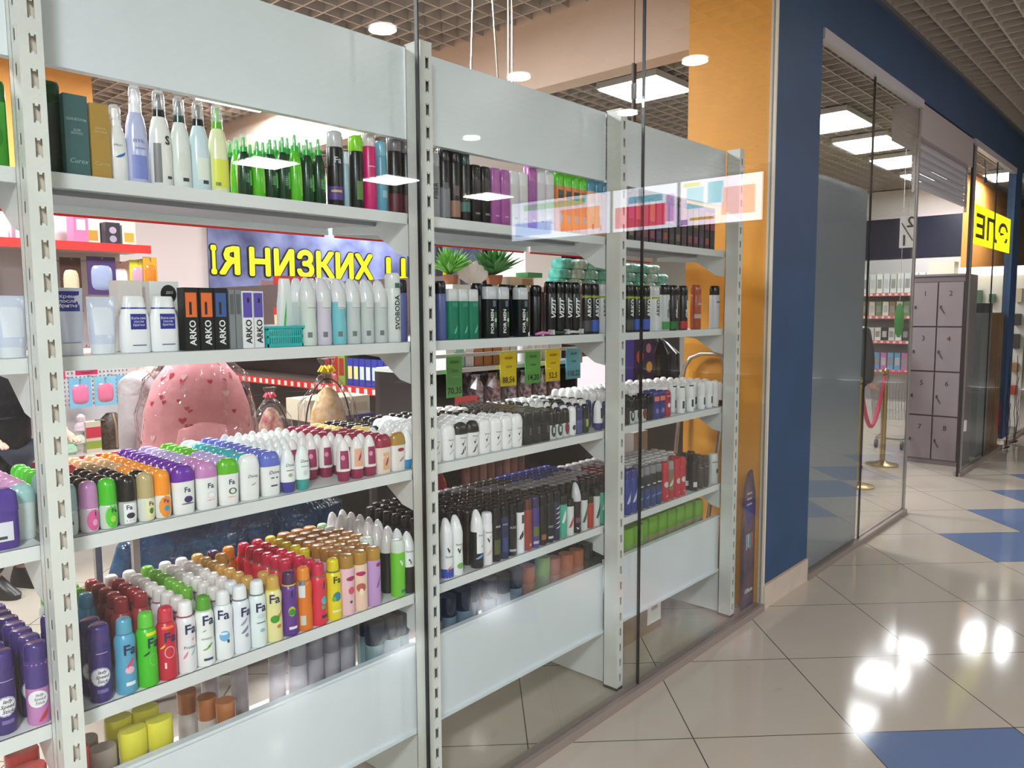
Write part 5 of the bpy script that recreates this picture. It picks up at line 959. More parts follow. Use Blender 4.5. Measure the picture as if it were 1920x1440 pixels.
person('person in a long dark coat half hidden behind the grey sheet in the right-hand window', (7.08, .87, 0), 1.2, 1.62, (44,46,50), (30,30,34), (40,30,26), (((.26,.0,1.12),(.26,-.05,.88)), ((.26,.0,1.12),(.26,-.05,.88))))
# ------------------------------------------------------------------ table with gift bags, blue sack
t = thing('display_table', 'white display table carrying the cellophane gift bags', 'table', (0, 0, 0))
bx('table_top', .60, 1.80, 1.30, 1.75, .845, .87, mat((206,200,196), .4), t)
for x in (.62, 1.76):
    for y in (1.32, 1.72): bx('leg', x, x+.025, y, y+.025, 0, .845, ALU, t)
def blob(n_, rings, m, loc, l, cat, seg=28, wob=.0, group=None, kids=()):
    mb = MB(); mb.loft(rings, seg); rnd = random.Random(3); ph = [rnd.uniform(0, 6.28) for _ in range(6)]
    mb.v = [(x*(1+wob*math.sin(7*math.atan2(y, x)+ph[0]+z*22)+wob*.7*math.sin(13*math.atan2(y, x)+ph[1]-z*31)), y*(1+wob*math.sin(9*math.atan2(y, x)+ph[2]+z*27)), z+wob*.06*math.sin(5*math.atan2(y, x)+ph[3])) for x, y, z in mb.v]
    o = obj(n_, mb.mesh(n_, m, wob == 0), None, loc)
    if cat: tag(o, l, cat, group)
    return o
def heart(w, n=18):
    return [(w*.55*math.sin(a)**3, w*(.42*math.cos(a)-.17*math.cos(2*a)-.07*math.cos(3*a)-.03*math.cos(4*a))) for a in [2*math.pi*i/n for i in range(n)]]
CELLO = glass_mat('cellophane', (.97, .95, .96), .05, boost=1.5)
nt = CELLO.node_tree; tc = nt.nodes.new('ShaderNodeTexCoord'); nz = nt.nodes.new('ShaderNodeTexNoise'); nz.inputs['Scale'].default_value = 7; nz.inputs['Distortion'].default_value = 2.5
bp = nt.nodes.new('ShaderNodeBump'); bp.inputs['Strength'].default_value = .7; bp.inputs['Distance'].default_value = .03
nt.links.new(tc.outputs['Object'], nz.inputs[0]); nt.links.new(nz.outputs['Fac'], bp.inputs['Height'])
for n_ in nt.nodes:
    if n_.type in ('BSDF_GLOSSY', 'FRESNEL'): nt.links.new(bp.outputs[0], n_.inputs['Normal'])
def heart_bag():
    t = thing('heart_print_bag', 'big pink bag with a heart print wrapped in shiny cellophane', 'bag', (1.0, 1.53, .871))
    rings = [(0, .21, .11, 2.6), (.03, .235, .13, 2.5), (.14, .24, .135, 2.3), (.26, .225, .12, 2.2), (.38, .185, .10, 2.1), (.46, .12, .07, 2), (.50, .04, .03)]
    obj('bag_body', MB().loft(rings, 32).mesh('bag_body', mat((242,166,170), .55, noise=.08, nscale=6, bump=.3), True), t)
    rnd = random.Random(5)
    for i in range(34):
        a = rnd.uniform(-1.35, 1.35); z = rnd.uniform(.05, .42); w = rnd.choice((.018, .022, .03)); hp = heart(w, 14)
        vs = [surf(rings, a+p[0]/.2, z+p[1], .003) for p in hp]; c = surf(rings, a, z, .003)
        obj('heart_print', MB().add([c]+vs, [(0, 1+j, 1+(j+1) % 14) for j in range(14)]).mesh('heart_print', mat(rnd.choice(((190,44,66), (200,60,80), (240,200,200))), .5)), t)
    obj('front_pocket', MB().loft([(0, .13, .04, 2.6), (.06, .14, .045, 2.6), (.16, .11, .04, 2.3), (.19, .05, .02)], 20, Matrix.Translation((-.03, -.10, .03))).mesh('front_pocket', mat((244,172,176), .5, bump=.3, nscale=12), True), t)
    obj('dark_strap', MB().tube([(-.17, -.12, .10), (-.08, -.16, .085), (.02, -.16, .095), (.1, -.145, .09)], .012, 6).mesh('dark_strap', mat((70,50,44), .6), True), t)
    w = blob('cellophane_wrap', [(0, .245, .15, 2.4), (.1, .255, .17, 2.2), (.25, .25, .16, 2.1), (.40, .22, .13, 2), (.50, .10, .08, 2), (.56, .03, .03)], CELLO, (0, 0, 0), '', None, 40, .045); w.parent = t
heart_bag()
def gift(loc, s, body, label, bowc, handle=(40,30,26)):
    t = thing('gift_bag', label, 'gift', loc, 0, 'cellophane-wrapped gifts on the display table')
    obj('basket', MB().loft([(0, .09*s, .07*s, 2.5), (.10*s, .12*s, .09*s, 2.4), (.105*s, .11*s, .08*s, 2.4)], 20).mesh('basket', mat((60,48,44), .6, noise=.5, nscale=90, c2=(130,110,90)), True), t)
    obj('contents', MB().loft([(.1*s, .10*s, .075*s), (.2*s, .085*s, .065*s), (.28*s, .05*s, .04*s), (.31*s, .015, .015)], 14).mesh('contents', mat(body, .4, noise=.4, nscale=30, c2=(240,220,190)), True), t)
    obj('handle', MB().tube([(.13*s*math.cos(a), 0, .09*s+.26*s*math.sin(a)) for a in [math.pi*i/16 for i in range(17)]], .004, 6).mesh('handle', mat(handle, .4), True), t)
    w = blob('cellophane_wrap', [(0, .12*s, .10*s), (.1*s, .16*s, .12*s), (.24*s, .14*s, .11*s), (.36*s, .05*s, .04*s), (.39*s, .012, .012), (.45*s, .05*s, .03*s)], CELLO, (0, 0, 0), '', None, 36, .06); w.parent = t
    b = MB()
    for a in (0, .7, 1.4, 2.1, 2.8, 3.5, 4.3, 5.2): b.tube([(0, 0, .385*s), (.03*s*math.cos(a), .025*s*math.sin(a), .41*s), (.045*s*math.cos(a), .035*s*math.sin(a), .39*s), (.01, 0, .38*s)], .004*s+.002, 5)
    obj('bow', b.mesh('bow', mat(bowc, .3), True), t)
gift((1.385, 1.60, .871), .7, (196,90,110), 'cellophane gift with pink contents between the heart-print bag and the basket gift', (230,90,110))
gift((1.60, 1.44, .871), 1.0, (216,176,90), 'cellophane-wrapped gift basket with arched handle and yellow bow', (230,206,40))
blob('plastic_sack', [(0, .34, .14, 2.8), (.06, .44, .17, 2.6), (.2, .52, .19, 2.5), (.42, .545, .195, 2.5), (.6, .52, .18, 2.5), (.70, .40, .14, 2.4), (.755, .2, .07)], mat((22,62,104), .18, spec=.9, noise=.7, nscale=13, c2=(30,90,136), bump=1.0), (1.145, 1.53, .003), 'huge crumpled shiny blue sack standing under the display table', 'sack', 96, .05)

# cream boxes display behind the gifts
t = thing('low_gondola', 'low black-fronted gondola carrying cream boxes seen behind the gift basket', 'shelf rack', (2.25, 2.42, 0))
bx('carcass', -.22, .22, -.2, .25, 0, .84, DARK, t); bx('edge_strip', -.225, .225, -.212, -.2, .885, .905, mat((60,58,120), .4), t); bx('top_board', -.22, .22, -.2, .25, .84, .885, DARK, t)
for i in range(3): carton(2.095+i*.15, 2.38, .885, .142, .26, .13, (210,200,176), 'flat cream box on the low gondola, %s from left' % ORD[i].replace('front', 'first'), [('r', 0, .065, .1, .05, (190,176,150))] if i == 2 else (), 'cream boxes on the low gondola')

def gondola(label, x0, x1, y0, y1, zs, face, rail=RED, carc=(190,184,178), back=(120,108,104), top=2.0):
    """shelving run; face: '-x' or '-y' is the open side"""
    t = thing('gondola', label, 'shelf rack', (0, 0, 0), 0, None)
    if face == '-x': bx('back_panel', x1-.03, x1, y0, y1, 0, top, mat(back), t)
    else: bx('back_panel', x0, x1, y1-.03, y1, 0, top, mat(back), t)
    bx('plinth', x0+.02, x1, y0+.02, y1, 0, .12, mat(carc), t)
    for z in zs:
        s = bx('shelf', x0, x1-(.03 if face == '-x' else 0), y0, y1-(.03 if face == '-y' else 0), z-.03, z, mat(carc), t)
        if face == '-x': bx('price_rail', x0-.012, x0, y0, y1, z-.045, z+.005, rail, s)
        else: bx('price_rail', x0, x1, y0-.012, y0, z-.045, z+.005, rail, s)
        b = MB(); n = int(((y1-y0) if face == '-x' else (x1-x0))/.09)
        for i in range(n):
            if face == '-x': yy = y0+.03+i*.09; b.box(x0-.014, x0-.012, yy, yy+.035, z-.038, z-.004)
            else: xx = x0+.03+i*.09; b.box(xx, xx+.035, y0-.014, y0-.012, z-.038, z-.004)
        obj('price_tag', b.mesh('price_tag', mat((232,222,214))), s)
    return t
def stock(xs, y, z, dims, cols, desc, group, face='-y', lidc=None, cat='packet', start=0, name='packet', where='left'):
    for i, u in enumerate(xs):
        c = cols[i % len(cols)]; w, d, h = dims; l = '%s, %s from %s' % (desc, ORD[i].replace('front', 'first'), where)
        x_, y_ = (u, y) if face == '-y' else (y, u)
        if face == '-y': o = obj(name, MB().box(-w/2, w/2, -d/2, d/2, 0, h).mesh(name, mat(c, .4)), None, (x_, y_, z+.001)); lb = (-w*.36, w*.36, -d/2-.001, -d/2, h*.25, h*.72)
        else: o = obj(name, MB().box(-d/2, d/2, -w/2, w/2, 0, h).mesh(name, mat(c, .4)), None, (x_, y_, z+.001)); lb = (-d/2-.001, -d/2, -w*.36, w*.36, h*.25, h*.72)
        tag(o, l, cat, group)
        if lidc: bx('label', *lb, mat(lidc[i % len(lidc)], .4), o)
# aisle run seen behind the gift basket (faces the left)
gondola('red-edged aisle shelving with blue packets, seen through the left bay behind the gifts', 2.62, 3.05, 1.98, 5.3, [1.03, 1.38, .55], '-x', carc=(120,104,100), back=(96,84,84), top=1.78)
BL = [(56,60,150), (56,60,150), (56,60,150), (60,60,140)]; LL = [(216,206,120), (226,214,130), (196,214,196), (206,216,230), (190,206,226)]
stock([2.99-.085*i for i in range(3)], 2.72, 1.03, (.08, .12, .26), [(56,40,34), (186,44,40), (130,150,70)], 'tall packet on the red-edged aisle shelf beyond the blue ones', 'packets on the aisle shelf', '-x', [(150,50,40)], where='the far end')
stock([2.72-.068*i for i in range(7)], 2.72, 1.03, (.062, .12, .19), BL, 'blue packet with pale label on the red-edged aisle shelf', 'packets on the aisle shelf', '-x', LL, where='the far end')
stock([2.23-.06*i for i in range(4)], 2.72, 1.03, (.056, .12, .19), [(220,206,176), (220,200,180), (226,206,210), (226,206,210)], 'cream packet at the near end of the red-edged aisle shelf', 'packets on the aisle shelf', '-x', [(160,120,90), (150,110,90), (60,60,120), (60,60,120)], where='the blue ones')
stock([3.7-.1*i for i in range(14)], 2.74, 1.38, (.085, .1, .2), [(196,50,46), (206,120,50), (180,60,60), (90,120,80)], 'colourful packet on the upper aisle shelf', 'packets on the upper aisle shelf', '-x', [(230,210,160)], where='the far end')
for i in range(6): o = obj('bottle', MB().loft([(0, .04, .04), (.2, .045, .045), (.25, .03, .03), (.3, .012, .012)], 12).mesh('bottle', mat([(150,80,100), (200,196,206), (206,206,200), (196,200,206), (190,196,190), (60,80,160)][i], .3), True), None, (2.74, 2.62-.115*i, .551)); tag(o, 'rounded bottle on the lowest visible aisle shelf, %s from the far end' % ORD[i].replace('front', 'first'), 'bottle', 'bottles on the low aisle shelf')
# run under the banner
gondola('red-edged shelving with red and yellow boxes under the banner', 3.1, 4.9, 4.2, 4.65, [1.50, 1.12, .6], '-y', carc=(120,60,56), back=(150,120,116), top=1.83)
stock([3.14+.09*i for i in range(4)], 4.36, 1.66, (.08, .12, .2), [(186,50,46), (190,56,50), (196,52,48), (120,40,60)], 'red box upper row under the banner', 'boxes under the banner', '-y', [(196,150,120)])
stock([3.14+.09*i for i in range(4)], 4.36, 1.50, (.08, .12, .155), [(60,56,110), (80,60,120), (70,66,120), (90,50,90)], 'blue box lower row under the banner', 'boxes under the banner', '-y', [(120,120,160)])
stock([3.52+.1*i for i in range(6)], 4.36, 1.50, (.09, .12, .13), [(196,180,60), (180,170,70), (60,70,150)], 'yellow box lower row under the banner', 'boxes under the banner', '-y', [(90,90,160)])
stock([3.53+.1*i for i in range(6)], 4.36, 1.632, (.09, .12, .15), [(190,180,70), (76,90,160)], 'yellow and blue box upper row under the banner', 'boxes under the banner', '-y', [(60,70,150)])
stock([3.5+.1*i for i in range(2)], 4.36, 1.785, (.095, .12, .07), [(226,222,220)], 'white box on top of the stack under the banner', 'boxes under the banner', '-y')

# middle bay: counter with price tags in front of the aisle
t = thing('promo_stand', 'dark promotional stand with hanging coloured price cards seen through the middle bay', 'stand', (0, 0, 0))
bx('top_shelf', 1.80, 2.94, .93, 1.32, 1.25, 1.27, mat((206,212,210), .3), t); bx('back_panel', 1.80, 2.94, 1.30, 1.33, 0, 1.25, mat((52,42,40), .6), t); bx('side_panel', 1.80, 1.82, .95, 1.30, 0, 1.25, DARK, t); bx('side_panel', 2.92, 2.94, .95, 1.30, 0, 1.25, DARK, t); bx('lower_shelf', 1.82, 2.92, .95, 1.30, .60, .63, mat((70,60,58)), t)
bx('mid_shelf', 1.82, 2.92, .95, 1.30, 1.02, 1.045, mat((150,146,146)), t); bx('front_rail', 1.80, 2.94, .915, .93, 1.325, 1.342, mat((196,214,206), .2), t); bx('rail_post', 1.80, 1.815, .915, .94, 1.25, 1.325, ALU, t); bx('rail_post', 2.925, 2.94, .915, .94, 1.25, 1.325, ALU, t)
for i, (x, w, c, s, l) in enumerate([(1.935, .10, (96,180,90), '70,35', 'green hanging price card reading 70,35'), (2.31, .12, (232,226,40), '88,56', 'left yellow hanging price card reading 88,56'), (2.50, .12, (96,190,96), '14,20', 'green hanging price card between the yellow ones'), (2.665, .12, (232,226,50), '52,5', 'right yellow hanging price card'), (2.845, .13, (96,190,220), '110,22', 'light blue hanging price card')]):
    o = bx('price_card', x-w/2, x+w/2, .905, .909, 1.165 if i else 1.14, 1.332, mat(c, .5)); tag(o, l+' on the stand behind the middle bay', 'price card', 'hanging price cards')
    letters('lettering', s, .042, mat((30,34,30), .6), o, (x, .9035, 1.195 if i else 1.17), bold=.01); letters('lettering', 'АКЦИЯ', .017, mat((50,60,50), .6), o, (x, .9035, 1.305)); letters('lettering', '120-00', .016, mat((50,60,50), .6), o, (x, .9035, 1.262))
o = bx('price_card', 1.965, 2.115, .935, .939, 1.062, 1.135, mat((226,76,84), .5)); tag(o, 'red card lettered АКЦИЯ lying low at the left of the stand', 'price card'); letters('lettering', 'АКЦИЯ', .034, mat((70,20,24), .6), o, (2.04, .9335, 1.095), bold=.01)
for i in range(8): carton(1.98+i*.065, 1.02, 1.27, .055, .08, .10 if i < 3 else .115, [(226,222,220), (150,196,180), (226,226,226), (176,120,80), (180,124,84), (176,120,80), (214,196,170), (206,206,200)][i], 'small carton on the stand top behind the middle bay, %s from left' % ORD[i].replace('front', 'first'), (), 'small cartons on the stand top')
for i in range(6): o = obj('jar', MB().loft([(0, .028, .028), (.07, .03, .03), (.075, .024, .024), (.09, .024, .024)], 14).mesh('jar', mat((226,224,222), .3), True), None, (2.56+i*.058, 1.03, 1.271)); o.scale = (1, 1, 1.4); tag(o, 'white jar on the stand top behind the middle bay, %s from left' % ORD[i].replace('front', 'first'), 'jar', 'white jars on the stand top')
# glassy trinkets on the middle shelf
rnd = random.Random(11)
for i in range(12):
    x = 2.17+i*.062; r = rnd.uniform(.028, .031); z = .065
    blob('trinket_bag', [(0, r*.8, r*.8), (.04, r*1.3, r), (.10, r*1.3, r*1.1), (.15, r*.7, r*.6), (.165, r*1.1, r*.5)], mat([(216,206,216), (150,140,160), (230,196,206), (110,100,110)][i % 4], .15, spec=.9, noise=.5, nscale=40, c2=(90,80,90)), (x, 1.0+.12*(i % 2), 1.058), 'crumpled shiny packet on the stand, %s from left' % ORD[i].replace('front', 'first'), 'packet', 9, .16, 'cellophane packets on the stand')
for i, (x, c, l) in enumerate([(1.88, (196,90,40), 'orange wrapped packet low behind the middle bay'), (1.94, (150,30,36), 'dark red packet low behind the middle bay')]): blob('foil_packet', [(0, .03, .03), (.04, .04, .035), (.09, .03, .03), (.13, .01, .01)], mat(c, .2, spec=.9), (x, 1.02, .634), l, 'packet', 14, .05)
for i in range(8):
    o = obj('glass_bottle', MB().loft([(0, .025, .025), (.16, .026, .026), (.2, .012, .012), (.25, .012, .012)], 12).mesh('glass_bottle', mat([(150,110,104), (130,96,92), (176,140,134)][i % 3], .1, spec=.9), True), None, (2.14+i*.06, 1.05, .631)); tag(o, 'tall brownish bottle on the lower shelf of the dark stand, %s from left' % ORD[i].replace('front', 'first'), 'bottle', 'brownish bottles on the dark stand')
o = bx('monitor', 2.965, 3.27, .98, 1.0, 1.045, 1.285, mat((40,34,38), .4)); tag(o, 'flat pinkish-white display screen standing behind the middle bay', 'screen'); bx('screen', 2.975, 3.263, .976, .98, 1.052, 1.277, mat((240,214,226), .3, emit=.5), o); bx('stand_foot', 3.03, 3.2, .95, 1.05, 1.03, 1.045, DARK, o)
t = thing('cash_desk', 'dark cash desk under the pinkish display screen', 'counter', (0, 0, 0)); bx('desk_body', 2.96, 4.6, .90, 1.34, 0, 1.0, mat((46,38,36), .6), t); bx('desk_top', 2.95, 4.62, .88, 1.36, 1.0, 1.03, DARK, t)
blob('rubbish_bag', [(0, .16, .12), (.08, .2, .15), (.22, .19, .14), (.30, .08, .07), (.33, .03, .03)], mat((22,22,24), .2, spec=.8), (4.02, 1.1, 1.03), 'black plastic bag heaped on the cash desk next to the orange column', 'bag', 40, .05)
c_ = carton(3.64, 1.0, 1.03, .24, .1, .33, (60,46,110), 'purple package with yellow and orange flower print behind the right bay', [('d', -.05, .22, .04, .04, (206,110,80)), ('d', .06, .15, .035, .035, (226,196,60)), ('d', -.04, .08, .035, .035, (110,150,70)), ('d', .05, .27, .03, .03, (190,150,210))], None, 'package')
# mint packs stack, plants, white trays on a higher run
t = thing('mid_gondola', 'tall gondola whose top carries plants and mint packs, seen through the middle bay', 'shelf rack', (0, 0, 0))
bx('carcass', 2.42, 4.9, 1.42, 1.64, 0, 1.66, mat((60,50,50), .6), t); bx('top_board', 2.40, 4.92, 1.40, 1.66, 1.66, 1.69, mat((196,206,200), .4), t)
MP = [(110,206,190), (190,226,216), (140,214,200)]
for i in range(26):
    k = i // 9; j = i % 9; x = 3.44+.155*j + .03*k
    o = obj('soft_pack', MB().loft([(0, .07, .05, 4), (.015, .075, .055, 4), (.05, .075, .055, 4), (.064, .06, .045, 3)], 16).mesh('soft_pack', mat(MP[(i*7) % 3], .3, noise=.3, nscale=20, bump=.4), True), None, (x, 1.50, 1.69+.066*k)); tag(o, 'mint wrapped soft pack on the gondola top, %s in the %s layer' % (ORD[j].replace('front', 'first'), ['bottom', 'middle', 'upper'][k]), 'soft pack', 'mint soft packs')
def fern(x, y, z, s, label, col, n=26):
    t = thing('artificial_plant', label, 'plant', (x, y, z), 0, 'artificial plants on the gondola top')
    obj('pot', MB().loft([(0, .03*s, .03*s), (.05*s, .04*s, .04*s)], 14).mesh('pot', mat((150,90,60)), True), t); rnd = random.Random(int(x*100)); b = MB()
    for i in range(n):
        a = rnd.uniform(0, 6.28); el = rnd.uniform(.5, 1.4); L = rnd.uniform(.10, .17)*s; d = Vector((math.cos(a)*math.cos(el), math.sin(a)*math.cos(el), math.sin(el))); p0 = Vector((0, 0, .05*s)); w = Vector((-math.sin(a), math.cos(a), 0))*.016*s
        p1 = p0+d*L*.5; p2 = p0+d*L+Vector((0, 0, -.02*s)); nn = d.cross(w).normalized()*.002
        b.add([p0, p1-w, p2, p1+w, p0+nn, p1-w+nn, p2+nn, p1+w+nn], [(0,1,2,3),(7,6,5,4),(0,4,5,1),(1,5,6,2),(2,6,7,3),(3,7,4,0)])
    obj('leaves', b.mesh('leaves', mat(col, .5)), t)
fern(2.50, 1.52, 1.69, 1.15, 'bright green artificial plant at the left, on the gondola top', (96,160,60), 110); fern(2.86, 1.52, 1.69, 1.35, 'darker green artificial plant right of the white petals', (60,120,56), 110)
t = thing('petal_fan', 'white fan of scalloped petals between the two green plants', 'decoration', (2.68, 1.52, 1.69))
for i in range(6):
    a = math.radians(35+22*i); d = Vector((math.cos(a), 0, math.sin(a))); L = .15
    M_ = Matrix.Rotation(-(a-math.pi/2), 4, 'Y'); b = MB().loft([(.0, .004, .003), (.06, .02, .004), (.11, .03, .005), (.135, .024, .004), (.15, .008, .003)], 10, M_); obj('petal', b.mesh('petal', mat((232,232,236), .4), True), t)
carton(3.06, 1.55, 1.69, .22, .16, .06, (216,206,190), 'white wrapped tray on the gondola top beside the darker plant', [('r', .05, .03, .1, .04, (170,140,110))], None, 'tray'); carton(3.16, 1.5, 1.75, .14, .1, .03, (60,150,90), 'thin green pack on the white tray', (), None, 'packet')
struct('wall_pillar', MB().box(7.14, 7.9, 5.0, 5.6, 0, 3.43), mat((240,226,220), .6))
struct('wall_navy', MB().box(7.9, 12.7, 8.4, 8.59, 1.7, 2.75), mat((40,52,84), .4))
t = thing('tall_display', 'dark navy tall display panel edge next to the second upright', 'panel', (6.62, 6.4, 0)); bx('panel_board', -.06, .06, -.3, .3, 0, 2.6, mat((30,32,56), .4), t)
# ladder-like steel arch and boards at the orange column
t = thing('trolley_handle', 'chrome arched trolley handle leaning at the orange column', 'trolley', (3.0, 0, 0))
obj('arch_tube', MB().tube([(.06, .56, .02), (.10, .42, .6), (.12, .385, 1.15), (.125, .37, 1.24), (.125, .335, 1.29), (.13, .28, 1.312), (.13, .20, 1.315), (.13, .16, 1.305), (.13, .145, 1.25), (.125, .16, .9), (.09, .25, .02)], .011, 10).mesh('arch_tube', mat((206,196,190), .25, metal=.9), True), t)
obj('foot_plate', MB().box(.004, .12, .08, .5, .0, .02).mesh('foot_plate', ALU), t)
tag(bx('grey_box', 2.95, 3.09, .575, .70, .0, .88, mat((150,140,132), .6)), 'tall grey-beige box with pale upper edge at the foot of the orange column', 'box')
# cardboard box under the right bay
t = thing('cardboard_box', 'brown cardboard box with a white label on the floor under the right bay', 'box', (2.42, .33, 0))
bx('box_body', -.23, .23, -.12, .15, .0, .20, mat((150,124,98), .7, noise=.1, nscale=6), t); bx('label', .10, .22, -.122, -.12, .04, .17, mat((226,222,214)), t); letters('lettering', '|||||||', .03, mat((60,60,60)), t, (.16, -.1235, .12)); bx('tape', -.23, .23, -.01, .03, .2, .2015, mat((190,170,130), .3), t)
# tall promotional board with lettering
t = thing('promo_board', 'narrow dark purple promotional board lettered Gillette between the shelving and the blue column', 'board', (3.035, -.03, 0))
pm = mat((44,44,86), .35, noise=.6, nscale=7, c2=(120,84,96))
b = MB().prism([(0, .002), (.122, .002), (.122, .60), (.09, .70), (.08, .735), (.045, .725), (.01, .66), (0, .5)], 'y', .0, .012); obj('printed_board', b.mesh('printed_board', pm), t)
for i in range(3): bx('razor_stripe', .02, .075, -.002, 0, .56+i*.028, .568+i*.028, mat((190,180,190), .3), t)
b = MB().prism([(.012, .50), (.05, .44), (.092, .5), (.09, .56), (.012, .56)], 'y', -.0012, 0); obj('shield', b.mesh('shield', mat((60,50,130), .3)), t)
for i in range(4): bx('product_print', .02+i*.02, .034+i*.02, -.0015, 0, .33+.01*(i % 2), .41, mat([(150,170,190), (190,200,206), (110,150,160), (190,110,90)][i]), t)
letters('lettering', 'Gillette', .03, mat((226,228,232)), t, (.055, -.002, .115), bold=.03, shear=.3)
# wires and hanging rod
t = thing('hanging_wires', 'pair of thin steel suspension wires above the middle header panel', 'wire', (0, 0, 0))
for x0, x1 in ((2.10, 2.05), (2.165, 2.26), (2.318, 2.318), (2.345, 2.345)): obj('wire', MB().bar((x0, .9, CEIL), (x1, .9, 2.45 if x0 < 2.3 else 2.6), .006).mesh('wire', mat((170,158,146), .3, metal=.5)), t)
tag(obj('hanging_sign', MB().box(1.95, 2.75, .89, .91, 2.15, 2.45).mesh('hanging_sign', mat((214,206,200))), None), 'pale sign hung on steel wires behind the middle header panel', 'sign')
t = thing('hanging_rod', 'short dark twisted rod hanging in front of the bright panel light', 'rod', (2.96, .6, 0)); b = MB()
b.box(-.014, .014, -.006, .006, 2.52, 2.64); b.box(-.006, .006, -.014, .014, 2.64, 2.72); b.box(-.014, .014, -.006, .006, 2.72, 2.82); obj('rod', b.mesh('rod', DARK), t); obj('hanging_cord', MB().bar((0, 0, 2.82), (0, 0, CEIL), .003).mesh('hanging_cord', DARK), t)

# ------------------------------------------------------------------ right-hand part of the store
o = struct('wall_end', MB().box(12.8, 12.95, .98, 8.3, 0, 3.43), WHITE)
struct('trim_40', MB().box(12.74, 12.8, .98, 5.0, 2.98, 3.03), mat((216,206,206)))
struct('wall_end_navy', MB().box(12.76, 12.8, .98, 5.0, 2.35, 2.98), mat((38,44,62), .25))
t = gondola('white end-wall shelving stocked with pale goods, seen through the entrance window', 12.15, 12.7, .9, 3.4, [1.79, 1.44, 1.06, .61], '-x', mat((206,110,110)), (214,208,204), (206,204,202), 2.33)
for zi, z in enumerate((1.79, 1.44, 1.06, .61)):
    cols = [[(226,226,222), (214,222,216), (206,214,206)], [(226,222,210), (150,120,90), (214,206,190), (110,140,90)], [(226,222,216), (60,54,56), (214,210,206)], [(110,160,206), (196,120,170), (120,170,210)]][zi]
    stock([2.42-.1*i for i in range(13)], 12.28, z, (.085, .1, (.3, .22, .2, .26)[zi]), cols, 'pale packet on the %s end-wall shelf' % ['top', 'second', 'third', 'fourth'][zi], 'packets on the end-wall shelving', '-x', [(190,190,186), (150,150,140)], where='the far end')
tag(obj('leaf_sign', MB().loft([(-.015, .01, .01), (0, .05, .19, 2)], 20, Matrix.Translation((8.6, .82, 1.42)) @ Matrix.Rotation(math.pi/2, 4, 'Y') @ Matrix.Rotation(math.pi/2, 4, 'Z') @ Matrix.Rotation(0, 4, 'Z')).mesh('leaf_sign', mat((60,130,60), .4), True)), 'green leaf-shaped sign hanging before the pale end-wall shelves', 'sign')
obj('sign_cord', MB().bar((8.6, .82, 1.6), (8.6, .82, CEIL+.01), .004).mesh('sign_cord', ALU), bpy.data.objects['leaf_sign'])
# lockers
t = thing('locker_cabinet', 'grey metal locker cabinet with eight numbered doors inside the entrance', 'locker', (7.85, .035, 0))
LG = mat((128,120,122), .45)
bx('carcass', .02, .50, 0, .47, .0, 1.86, LG, t)
for r in range(4):
    for c in range(2):
        y1 = .455-c*.225; y0 = y1-.212; z1 = 1.80-r*.44; z0 = z1-.425; n = r*2+c+1
        d = bx('door', 0, .02, y0, y1, z0, z1, mat((136,127,130), .4), t); bx('door_gap', .012, .021, y0-.006, y1+.006, z0-.008, z1+.008, mat((84,77,79)), d)
        letters('number', str(n), .07, mat((40,36,38)), d, (-.002, (y0+y1)/2, z1-.11), '-x')
        bx('lock', -.008, 0, y1-.03, y1-.015, z0+.17, z0+.20, mat((90,84,84), .3, metal=.6), d)
        if n % 2 == 0: obj('key', MB().bar((-.012, y1-.03, z0+.17), (-.012, y1-.06, z0+.12), .006).mesh('key', mat((80,76,76), .3, metal=.8)), d)
bx('top_lid', -.01, .50, 0, .47, 1.86, 1.88, LG, t)
carton(9.45, .60, 0, .2, .26, 2.08, (216,206,200), 'tall pale display box standing behind the lockers', [], None, 'box')
def stanchion(x, y, label):
    t = thing('stanchion', label, 'barrier post', (x, y, 0), 0, 'brass barrier posts')
    obj('base', MB().loft([(0, .15, .15), (.015, .15, .15), (.03, .06, .06), (.05, .03, .03)], 28).mesh('base', GOLD, True), t); obj('post', MB().loft([(.03, .026, .026), (.9, .026, .026)], 18).mesh('post', GOLD, True), t)
    obj('collar', MB().loft([(.86, .034, .034), (.9, .034, .034)], 18).mesh('collar', GOLD, True), t); obj('finial', MB().loft([(.9, .02, .02), (.915, .032, .032), (.935, .034, .034), (.955, .02, .02), (.965, .006, .006)], 18).mesh('finial', GOLD, True), t)
stanchion(6.36, .50, 'brass barrier post nearer the window, cut by the glass joint'); stanchion(7.5, .62, 'brass barrier post nearer the lockers')
pts = [Vector((6.414, .506, .88)).lerp(Vector((7.446, .614, .88)), i/14)-Vector((0, 0, .42*math.sin(math.pi*i/14))) for i in range(15)]
tag(obj('barrier_rope', MB().tube(pts, .018, 8).mesh('barrier_rope', mat((206,40,90), .6), True)), 'magenta barrier rope sagging between the two brass posts', 'rope')
